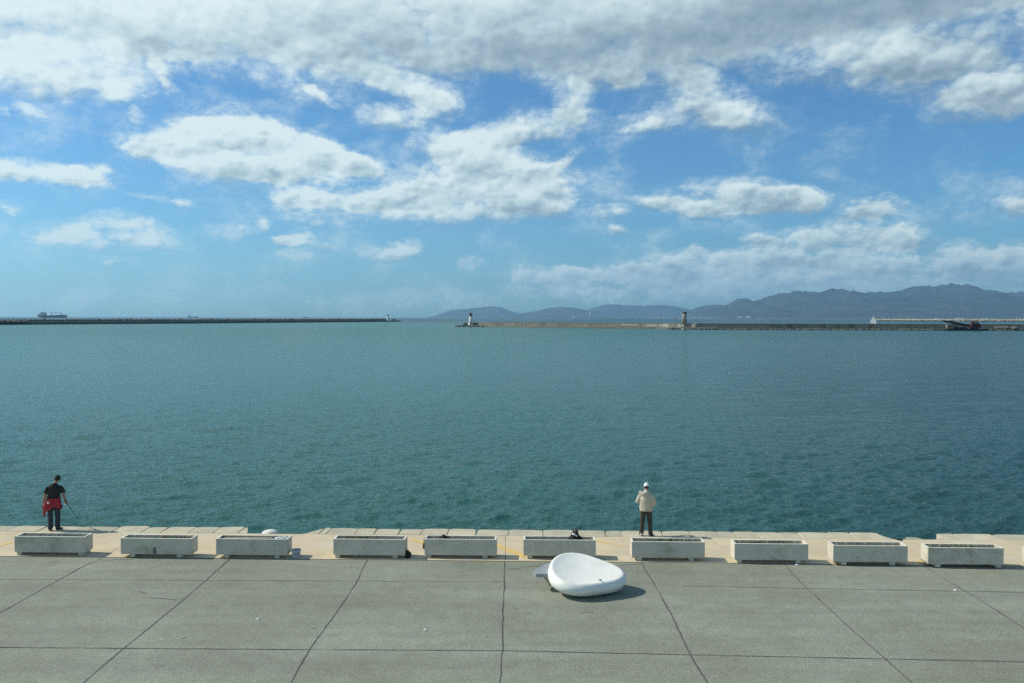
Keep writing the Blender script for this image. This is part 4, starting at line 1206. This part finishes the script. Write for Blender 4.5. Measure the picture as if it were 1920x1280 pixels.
def lighthouse(px, ybase, D, H, wb, wt, lantern, label, cap_h, name='lighthouse', zbase=None):
    p = atd(px, ybase, D); z = p.z if zbase is None else zbase
    root = thing(name, label, 'lighthouse', (p.x, p.y, z))
    bm = bmesh.new()
    hT = H * .70
    lathe(bm, [(wb * .60, 0), (wb * .56, .5), (wb * .44, 1.2), (wb * .40, hT * .35), (wt * .5, hT)], 20)
    bmo('tower', bm, 'tower_white', root, True)
    bm = bmesh.new(); lathe(bm, [(wt * .5, hT), (wt * .72, hT + .25), (wt * .72, hT + .45)], 20)
    g = bmo('gallery', bm, lantern, root, False)
    bm = bmesh.new()
    for k in range(12):
        a = 2 * math.pi * k / 12
        tube(bm, [(wt * .68 * math.cos(a), wt * .68 * math.sin(a), hT + .45), (wt * .68 * math.cos(a), wt * .68 * math.sin(a), hT + 1.3)], [.06, .06], 5)
    lathe(bm, [(wt * .70, hT + 1.25), (wt * .70, hT + 1.38), (wt * .66, hT + 1.38), (wt * .66, hT + 1.25)], 20)
    bmo('railing', bm, lantern, g)
    bm = bmesh.new(); lathe(bm, [(wt * .42, hT + .45), (wt * .42, hT + H * .17)], 16)
    bmo('lantern_room', bm, lantern, root, True)
    bm = bmesh.new(); lathe(bm, [(wt * .50, hT + H * .17), (wt * .42, hT + H * .20), (wt * .16, hT + H * .25), (.08, hT + H * .27), (.06, H)], 16)
    bmo('dome', bm, lantern, root, True)
    return root
lp = hp
LH = thing
lh = lighthouse(882.6, 611.8, hp.y - 1.5, 11.9, 4.7, 2.4, 'lantern_red', 'white lighthouse with a dark red lantern on the end of the right breakwater', 2)
lh.location.z = SEA + 1.55
# door and window on the tower
bm = bmesh.new(); box(bm, -.5, .5, -2.45, -2.25, .7, 2.7, .03); bmo('door', bm, 'steel_dark', lh)

# round stone tower
tp, d_, n_ = along(1283.0, 7.0)
rt = thing('round_tower', 'cylindrical grey stone tower with a darker top standing on the right breakwater', 'tower', (tp.x, tp.y, SEA + 3.95))
k = tp.y / FPX
Htow = (CAM_H - (at(1282, 607.5, 0).z)) 
topz = atd(1283, 585.2, tp.y).z
bm = bmesh.new(); lathe(bm, [(4.55 * k, 0), (4.4 * k, (topz - rt.location.z) * .4), (4.15 * k, topz - rt.location.z - 3.6 * k)], 28); bmo('shaft', bm, 'tower_stone', rt, True)
bm = bmesh.new()
hz = topz - rt.location.z
lathe(bm, [(4.3 * k, hz - 3.6 * k), (4.3 * k, hz - .7 * k), (4.6 * k, hz - .6 * k), (4.6 * k, hz), (4.1 * k, hz), (4.1 * k, hz - .8)], 28); bmo('crown', bm, 'seawall_dark', rt, False)
bm = bmesh.new(); prism(bm, [Vector((x, y, 0)) for x, y in ((-5 * k, -7.8), (15 * k, -7.8), (15 * k, -2.2), (-5 * k, -2.2))], -2.6, .02)
bmo('plinth', bm, 'tower_stone', rt)
# small mast beside it
mp_, _, n_ = along(1267.4, 2.0)
ms = thing('lamp_mast', 'thin dark mast on the breakwater just left of the round stone tower', 'mast', (mp_.x, mp_.y, SEA + 1.3))
bm = bmesh.new(); tube(bm, [(0, 0, 0), (0, 0, 7.0)], [.16, .10], 8); bmo('pole', bm, 'steel_dark', ms)
bm = bmesh.new(); box(bm, -.3, .3, -.2, .2, 7.0, 7.35, .05); bmo('lamp', bm, 'steel_dark', ms)
# rowing boats moored at the tower foot
for k_, (px, py, lab) in enumerate(((1281, 618.4, 'small white boat moored at the foot of the round stone tower'), (1269, 617.6, 'small pale boat moored under the thin mast'))):
    p = at(px, py, SEA)
    rb = thing('small_boat', lab, 'boat', (p.x, p.y - 2.0, SEA), .1, 'boats at the tower foot')
    bm = bmesh.new()
    tube(bm, [(-1.9, 0, .35), (-1.6, 0, .25), (0, 0, .2), (1.2, 0, .25), (2.0, 0, .45)], [(.15, .2), (.35, .6), (.42, .8), (.38, .6), (.1, .1)], 12)
    for v in bm.verts: v.co.z = max(-.1, min(v.co.z, .55 + .03 * v.co.x ** 2))
    bmo('hull', bm, 'white', rb, True)
    bm = bmesh.new(); box(bm, -.5, .1, -.4, .4, .5, .75, .06); bmo('thwart', bm, 'plank', rb)

# left breakwater
F2 = seapts([(-400, 613.3), (0, 609.6), (400, 606.9), (728, 603.8), (746, 603.7)])
b2 = thing('breakwater', 'dark rocky breakwater with a thin pale quay line, left of the green topped lighthouse', 'breakwater', (0, 0, 0))
bm = bmesh.new(); band(bm, F2[:4], 0, 6, SEA - 2, SEA + 2.7, jz=.05, jseed=1, step=12); bmo('lower_quay', bm, 'seawall_dark', b2)
bm = bmesh.new(); band(bm, F2[:4], -.2, 7.5, SEA + 2.75, SEA + 3.5, step=12); bmo('quay_top', bm, 'seawall_pale', b2)
bm = bmesh.new(); band(bm, F2[:4], 7.6, 13, SEA - 2, SEA + 5.4, jz=.9, jseed=3, step=9); bmo('sea_wall', bm, 'seawall_dark', b2)
bm = bmesh.new()
rocks(bm, F2[:2] + [F2[1].lerp(F2[2], .10)], SEA + 2.4, 3.0, 2.6, 260, 9)
rocks(bm, F2[:4], SEA + .2, 1.5, 1.4, 480, 10)
rocks(bm, [Vector((p.x, p.y + 14, p.z)) for p in F2[:4]], SEA + 4.3, 2.0, 2.0, 380, 12)
rocks(bm, seapts([(728, 603.8), (751, 603.7)]), SEA + 1.0, 4, 2.2, 90, 13)
tag(bmo('rock_armour', bm, 'rock', b2), kind='stuff')
lh2 = lighthouse(728, 602, F2[3].y, 14.0, 5.6, 2.9, 'lantern_green', 'white lighthouse with a dark green lantern on the end of the left breakwater', 2)
lh2.location.z = SEA + 1.2; lh2.location.y -= 4
p = atd(738, 601.8, F2[3].y + 2)
hb_ = thing('concrete_block', 'pale concrete block house right of the green topped lighthouse', 'building', (p.x, p.y, SEA + 1.0))
bm = bmesh.new(); prism(bm, [Vector((x, y, 0)) for x, y in ((-3.6, -3), (4.2, -3), (4.2, 3), (-3.6, 3))], 0, 5.0, .4)
for v in bm.verts: v.co.x += -.25 * v.co.z * .4 if v.co.x > 0 else 0
bmo('walls', bm, 'seawall_pale', hb_)

# pale rock mole far right
F3 = [at(x, y, SEA) for x, y in ((1640, 602.6), (1760, 603.2), (1920, 603.6), (2200, 604.6))]
b3 = thing('rock_mole', 'sunlit pale yellow rock mole far behind the right breakwater', 'breakwater', (0, 0, 0))
bm = bmesh.new(); band(bm, F3, 0, 40, SEA - 2, SEA + 6.2, jz=1.0, jseed=3, step=14, slope=22); bmo('mound', bm, 'rock_pale', b3)
bm = bmesh.new(); rocks(bm, F3, SEA + 1.0, 2.5, 3.0, 420, 21)
tag(bmo('rock_armour', bm, 'rock', b3), kind='stuff')
bm = bmesh.new(); rocks(bm, [Vector((p.x, p.y + 17, 0)) for p in F3], SEA + 3.6, 9, 2.6, 700, 22)
tag(bmo('crest_rocks', bm, 'rock_pale', b3), kind='stuff')

# ------------------------------------------------------------------ vessels
# crane barge
cp_ = at(1795, 620.2, SEA)
k = cp_.y / FPX
cb = thing('crane_barge', 'dark floating crane with lowered lattice boom and dark red cab', 'barge', (cp_.x, cp_.y - 6, SEA), -.03)
bm = bmesh.new(); prism(bm, [Vector((x, y, 0)) for x, y in ((-36 * k, -4), (-31 * k, -5), (42 * k, -5), (46 * k, -3), (46 * k, 4), (-36 * k, 4))], -.5, 1.3, .15); bmo('hull', bm, 'steel_dark', cb)
bm = bmesh.new(); prism(bm, [Vector((x, y, 0)) for x, y in ((14 * k, -3), (31 * k, -3), (31 * k, 3), (14 * k, 3))], 2.0, 4.7, .2)
prism(bm, [Vector((x, y, 0)) for x, y in ((17 * k, -2.4), (28 * k, -2.4), (26 * k, 2.4), (19 * k, 2.4))], 4.7, 6.3, .2)
cabm = bmo('cab', bm, 'rust_red', cb)
bm = bmesh.new(); box(bm, 20 * k, 24 * k, -2.5, -2.35, 4.95, 5.7); bmo('window', bm, 'ship_white', cabm)
bm = bmesh.new(); lathe(bm, [(2.4, 1.3), (2.4, 2.0)], 18, 22 * k, 0); bmo('turntable', bm, 'steel_dark', cb)
bm = bmesh.new()
A_, B_ = Vector((17 * k, 0, 3.2)), Vector((-36 * k, 0, 6.9))
dd = (B_ - A_)
cor = []
for oy, oz in ((-.5, -.45), (.5, -.45), (.5, .45), (-.5, .45)):
    o_ = Vector((0, oy, oz))
    cor.append((A_ + o_, A_ + dd * .15 + o_ * 1.3, A_ + dd * .8 + o_ * 1.1, B_ + o_ * .3))
    tube(bm, cor[-1], [.26] * 4, 5)
for j in range(26):
    u0, u1 = j / 26, (j + 1) / 26
    for (oy, oz), (py_, pz) in (((-.5, -.45), (-.5, .45)), ((.5, .45), (.5, -.45))):
        tube(bm, [A_ + dd * u0 + Vector((0, oy, oz)), A_ + dd * u1 + Vector((0, py_, pz))], [.2, .2], 4)
bmo('boom', bm, 'steel_dark', cb)
bm = bmesh.new()
tube(bm, [(28 * k, 0, 6.2), (24 * k, 0, 7.0), (17 * k, 0, 6.2)], [.12] * 3, 5); bmo('boom_stay', bm, 'steel_dark', cb)
bm = bmesh.new(); box(bm, -29 * k, -26 * k, -2, 1, 1.3, 4.2, .2); box(bm, -25 * k, -18 * k, -2.5, 1, 1.3, 2.3, .1); bmo('deckhouse', bm, 'seawall', cb)
for x, h_ in ((-20, 3.0), (-16, 2.6), (-12, 2.9), (-8, 2.3), (0, 2.2), (6, 2.5)):
    bm = bmesh.new(); lump(bm, (x * k, 0, 1.3 + h_ * .25), 1.5, 1.6, h_ * .35, x, .4, 2)
    bmo('winch', bm, 'steel_dark', cb)
bm = bmesh.new()
tube(bm, [(-34 * k, -2, 1.0), (-31 * k, -2, 3.4)], [.15, .1], 5); tube(bm, [(-37 * k, -2, 3.2), (-29 * k, -2, 1.6)], [.12, .12], 5)
bmo('anchor_davit', bm, 'steel_dark', cb)

def sailboat(px, ybase, z, D, H, label, simple=False):
    p = atd(px, ybase, D)
    r_ = thing('sailing_boat', label, 'sailing boat', (p.x, p.y, SEA), -0.9)
    bm = bmesh.new()
    L = H * .75
    tube(bm, [(-L * .5, 0, .45), (-L * .35, 0, .35), (0, 0, .3), (L * .35, 0, .4), (L * .5, 0, .6)], [(.2, .3), (.5, .9), (.6, 1.2), (.45, .7), (.08, .08)], 12)
    bmo('hull', bm, 'white', r_, True)
    bm = bmesh.new(); tube(bm, [(0, 0, .5), (0, 0, H)], [.07, .05], 6); bmo('mast', bm, 'steel_dark', r_)
    bm = bmesh.new()
    n = 10
    rows = []
    for i in range(n + 1):
        u = i / n; z_ = 1.3 + (H - 1.6) * u; w_ = H * .40 * (1 - u ** 1.4) + .12
        rows.append([bm.verts.new((-.08 - w_ * j / 5, .35 * math.sin(math.pi * j / 5) * (1 - u * .5), z_)) for j in range(6)])
    for a, b in zip(rows, rows[1:]):
        for j in range(5): bm.faces.new((a[j], a[j + 1], b[j + 1], b[j]))
    s_ = bmo('mainsail', bm, 'sail', r_, True); so = s_.modifiers.new('t', 'SOLIDIFY'); so.thickness = .03
    bm = bmesh.new()
    rows = []
    for i in range(n + 1):
        u = i / n; z_ = .9 + H * .78 * u; w_ = H * .30 * (1 - u)
        rows.append([bm.verts.new((.06 + w_ * j / 5 + 0.001 * j, .25 * math.sin(math.pi * j / 5), z_)) for j in range(6)])
    for a, b in zip(rows, rows[1:]):
        for j in range(5): bm.faces.new((a[j], a[j + 1], b[j + 1], b[j]))
    s_ = bmo('jib', bm, 'sail', r_, True); so = s_.modifiers.new('t', 'SOLIDIFY'); so.thickness = .03
    return r_
sb = sailboat(1638.5, 612, 0, 1150, 13.2, 'sailing boat with a pale raised sail passing behind the right breakwater')
sailboat(1641.5, 600, 0, 2600, 9, 'tiny white sail just right of the sailing boat behind the breakwater')
dp = at(1437, 618.3, SEA)
dn = sailboat(1437, 618.3, 0, dp.y, 2.6, 'small white dinghy on the water in front of the right breakwater')
for x in (-70,):
    pass

# cargo ship
def ship(px0, px1, ywater, D, cranes=True, label='', faint=False):
    a = atd(px0, ywater, D); b = atd(px1, ywater, D)
    L = b.x - a.x; cx = (a.x + b.x) / 2
    k = L / 55.0    # metres per photo pixel
    r_ = thing('cargo_ship', label, 'ship', (cx, D, SEA), 0, None)
    bm = bmesh.new()
    W = L * .15
    prof = [(-27.5, 4.6), (-27.4, 3.0), (-26.6, 1.4), (-23, -.5), (26, -.5), (26.2, 1.4), (25.4, 2.4), (27, 4.2), (27.2, 5.4), (16, 5.6), (9, 5.4), (8.6, 4.4), (-5, 4.3), (-12, 4.7)]
    lo = [bm.verts.new((x * k, -W / 2 * (0.25 if abs(x) > 26 else 1), z * k)) for x, z in prof]
    hi = [bm.verts.new((x * k, W / 2 * (0.25 if abs(x) > 26 else 1), z * k)) for x, z in prof]
    bm.faces.new(lo); bm.faces.new(list(reversed(hi)))
    for i in range(len(prof)):
        j = (i + 1) % len(prof); bm.faces.new((lo[i], lo[j], hi[j], hi[i]))
    bmesh.ops.triangulate(bm, faces=[f_ for f_ in bm.faces if len(f_.verts) > 4])
    bmo('hull', bm, 'ship_hull', r_)
    bm = bmesh.new()
    box(bm, -26 * k, -20 * k, -W * .4, W * .4, 4.5 * k, 7.2 * k, .3 * k)
    box(bm, -20.5 * k, -12.5 * k, -W * .45, W * .45, 4.5 * k, 8.6 * k, .3 * k)
    box(bm, -21.5 * k, -13.5 * k, -W * .5, W * .5, 8.6 * k, 10.2 * k, .3 * k)
    sp_ = bmo('superstructure', bm, 'ship_white', r_)
    bm = bmesh.new(); box(bm, -20.5 * k, -15 * k, -W * .51, W * .51, 9.2 * k, 9.8 * k); bmo('bridge_windows', bm, 'steel_dark', sp_)
    bm = bmesh.new(); box(bm, -18 * k, -16 * k, -W * .1, W * .1, 10.2 * k, 11.2 * k); bmo('funnel', bm, 'ship_hull', r_)
    if cranes:
        for x, s_ in ((-2.2, 1), (16.5, -1)):
            bm = bmesh.new(); tube(bm, [(x * k, 0, 4 * k), (x * k, 0, 10.4 * k)], [(.55 * k, .55 * k)] * 2, 8)
            tube(bm, [(x * k, 0, 9.2 * k), ((x + 9.2 * s_) * k, 0, 9.9 * k)], [(.35 * k, .35 * k), (.22 * k, .22 * k)], 6)
            bmo('deck_crane', bm, 'ship_white' if False else 'ship_hull', r_)
    bm = bmesh.new(); tube(bm, [(20 * k, 0, 5 * k), (20 * k, 0, 7.6 * k)], [.35 * k, .25 * k], 6); bmo('fore_mast', bm, 'ship_hull', r_)
    bm = bmesh.new(); tube(bm, [(24 * k, 0, 5 * k), (24 * k, 0, 7.2 * k)], [.35 * k, .25 * k], 6); bmo('winch_mast', bm, 'ship_hull', r_)
    return r_
ship(71, 126, 595.8, 6200, True, 'large dark cargo ship with two deck cranes and white superstructure on the left horizon')
ship(352, 372, 595.6, 13000, False, 'faint distant ship on the horizon above the left breakwater')
ship(568, 580, 596.0, 15000, False, 'fainter, smaller ship on the horizon nearer the green topped lighthouse')

# ------------------------------------------------------------------ mountains and coast
def ridge(name, prof, D, depth, label, seed, rough=1.0, mt='mountain', zfoot=SEA - 5, step_px=2.0):
    xs = [p[0] for p in prof]; yv = [p[1] for p in prof]
    n = int((xs[-1] - xs[0]) / step_px)
    bm = bmesh.new()
    rows = 46
    grid = []
    for i in range(n + 1):
        px = xs[0] + (xs[-1] - xs[0]) * i / n
        py = np.interp(px, xs, yv)
        crest = atd(px, py, D)
        H = max(crest.z - SEA, 4.0)
        col_ = []
        for j in range(rows):
            v = j / (rows - 1) * 1.35        # 0 = foot towards us, 1 = crest, beyond = rear
            Y = D - depth * (1 - v)
            X = crest.x * (Y / D) if False else crest.x + (Y - D) * 0.05
            base = (1 - abs(1 - v)) if v <= 1 else 1 - (v - 1) * 1.8
            s_ = max(0.0, base) ** 1.25
            q = Vector((X / 2600 + seed, Y / 2600, 0))
            rg = 1 - abs(mnoise.noise(q * 1.6)) * 2.0
            rg += .5 * (1 - abs(mnoise.noise(q * 3.7)) * 2) + .28 * (1 - abs(mnoise.noise(q * 8.1)) * 2) + .14 * mnoise.noise(q * 19)
            wgt = max(0.0, 1 - abs(v - 1) * 9)
            fac = (1 - wgt) * (.62 + .30 * rg) + wgt * 1.0
            z = H * s_ * min(fac, 1.02 if v < 1 else 1.0)
            z += (.3 + wgt) * H * .035 * rough * (mnoise.noise(q * 12) + mnoise.noise(q * 30) + .8 * mnoise.noise(q * 70))
            col_.append(bm.verts.new((X, Y, SEA - 3 + max(z, 0) )))
        grid.append(col_)
    for a, b in zip(grid, grid[1:]):
        for j in range(rows - 1): bm.faces.new((a[j], b[j], b[j + 1], a[j + 1]))
    o = bmo(name, bm, mt, None, True)
    tag(o, label, None, None, 'structure')
    return o
ridge('mountains', [(1285, 597), (1296, 581.5), (1319, 573.5), (1339, 571), (1360, 572.5), (1380, 562), (1392, 558.8), (1403, 560), (1412, 565), (1435, 557), (1459, 550), (1480, 548.5), (1497, 545), (1535, 547.5),
  (1550, 543), (1561, 540), (1575, 543), (1593, 544), (1622, 549), (1650, 547), (1681, 545), (1704, 539), (1736, 534.5), (1748, 538.5), (1765, 534), (1780, 530.5), (1794, 534.5), (1812, 532), (1832, 539),
  (1861, 551), (1885, 554), (1920, 553), (1990, 546), (2080, 556), (2200, 560), (2350, 575)], 21000, 6500, 'high blue mountain range', 3.0)
ridge('mountains', [(1075, 590), (1103, 581), (1124, 573.5), (1147, 570.5), (1179, 573), (1208, 572.5), (1252, 572.5), (1278, 577), (1300, 582), (1340, 585), (1380, 590)], 31500, 3500, 'distant pale hills', 9.0)
ridge('hills', [(960, 594), (975, 587.5), (1004, 584), (1027, 577.5), (1051, 575.5), (1071, 577), (1103, 582), (1135, 588), (1170, 593), (1200, 596)], 27000, 3500, 'low hills', 15.0)
ridge('headland', [(806, 597), (815, 594.5), (826, 589), (844, 582), (860, 580.5), (882, 578.5), (899, 576.5), (922, 574.5), (940, 576.5), (957, 583), (972, 587), (985, 591), (1000, 595.5)], 29500, 3500, 'dark headland', 22.0)
ridge('mountains', [(1815, 556), (1850, 551), (1900, 549), (1960, 540), (2100, 535), (2300, 560)], 29000, 5000, 'farthest range', 31.0)
# low coastal plain in front of the mountains
bm = bmesh.new()
n = 160
A_ = []; B_ = []; C_ = []
for i in range(n + 1):
    px = 960 + (2300 - 960) * i / n
    D = 14500 - 1800 * max(0, (px - 1300) / 620) + 300 * mnoise.noise((i * .1, 0, 0))
    p = atd(px, 600, D)
    h = (6 + 22 * min(1, max(0, (px - 1080) / 250))) * (1 + .35 * mnoise.noise((i * .35, 4, 0)))
    A_.append(bm.verts.new((p.x, D, SEA - 2))); B_.append(bm.verts.new((p.x, D + 60, SEA + h * .4))); C_.append(bm.verts.new((p.x * 1.1, D + 1400, SEA + h)))
for i in range(n):
    bm.faces.new((A_[i], A_[i + 1], B_[i + 1], B_[i])); bm.faces.new((B_[i], B_[i + 1], C_[i + 1], C_[i]))
tag(bmo('coast_plain', bm, 'coast', None, True), kind='structure')
# far town: one mass of pale blocks
bm = bmesh.new()
r_ = random.Random(77)
def houses(x0, x1, n, y, D, hmin, hmax, w0=14, w1=50):
    for _ in range(n):
        px = r_.uniform(x0, x1)
        d = D + r_.uniform(-200, 500)
        p = atd(px, y, d); wd = r_.uniform(w0, w1); h = r_.uniform(hmin, hmax); z0 = SEA + 2 + r_.uniform(0, 8)
        box(bm, p.x - wd / 2, p.x + wd / 2, d, d + 12, z0, z0 + h)
houses(1160, 1240, 40, 596, 14200, 8, 16); houses(1234, 1352, 95, 596, 14000, 8, 24); houses(1380, 1520, 14, 596, 13900, 5, 12)
houses(1755, 1775, 16, 596, 12600, 6, 14); houses(1792, 1806, 14, 596, 12500, 6, 16); houses(1840, 1862, 10, 596, 12400, 5, 12); houses(1905, 1930, 16, 596, 12400, 6, 12)
houses(1640, 1900, 30, 596, 12600, 4, 8)
tag(bmo('far_town', bm, 'town'), 'pale far-off town buildings along the shore under the mountains', 'town', kind='stuff')
# refinery chimney, dome, tanks
p = atd(1106.5, 597, 13800)
ch = thing('chimney_tower', 'tall thin white chimney on the far shore between the lighthouse and the round tower', 'chimney', (p.x, 13800, SEA + 2))
bm = bmesh.new(); lathe(bm, [(9, 0), (6.5, 50), (5, 100)], 12); bmo('stack', bm, 'town', ch, True)
bm = bmesh.new(); box(bm, -22, 22, -10, 10, 0, 16); bmo('base_building', bm, 'town', ch)
p = atd(1076, 597, 13800)
dm = thing('storage_dome', 'small white dome on the far shore left of the thin chimney', 'dome', (p.x, 13800, SEA + 2))
bm = bmesh.new(); lathe(bm, [(15, 0), (15, 8), (13, 16), (9, 22), (3, 26)], 18); bmo('shell', bm, 'town', dm, True)
for k_, (px, lab) in enumerate(((1388, 'left one of two white storage buildings on the shore below the mountains'), (1403, 'right one of two white storage buildings on the shore below the mountains'))):
    p = atd(px, 594, 13500)
    tk = thing('storage_silo', lab, 'silo', (p.x, 13500, SEA + 8), 0, 'white silos on the far shore')
    bm = bmesh.new(); lathe(bm, [(16, 0), (16, 22), (10, 26)], 14, -18); lathe(bm, [(13, 0), (13, 30 if k_ else 18), (8, 32 if k_ else 20)], 14, 16); bmo('silo_walls', bm, 'town', tk, True)

# ------------------------------------------------------------------ haze
def haze():
    bm = bmesh.new()
    box(bm, -60000, 60000, -3000, 34000, SEA - 12, 1350)
    mt = bpy.data.materials.new('haze'); mt.use_nodes = True
    t = NT(mt.node_tree)
    pv = t.n('ShaderNodeVolumePrincipled', ins={'Color': (0.43, 0.75, 1.0, 1), 'Density': 3.1e-5, 'Anisotropy': 0.42})
    o = t.n('ShaderNodeOutputMaterial'); t.t.links.new(pv.outputs[0], o.inputs['Volume'])
    ob = bmo('haze', bm, None)
    ob.data.materials.append(mt)
    tag(ob, kind='stuff')
haze()
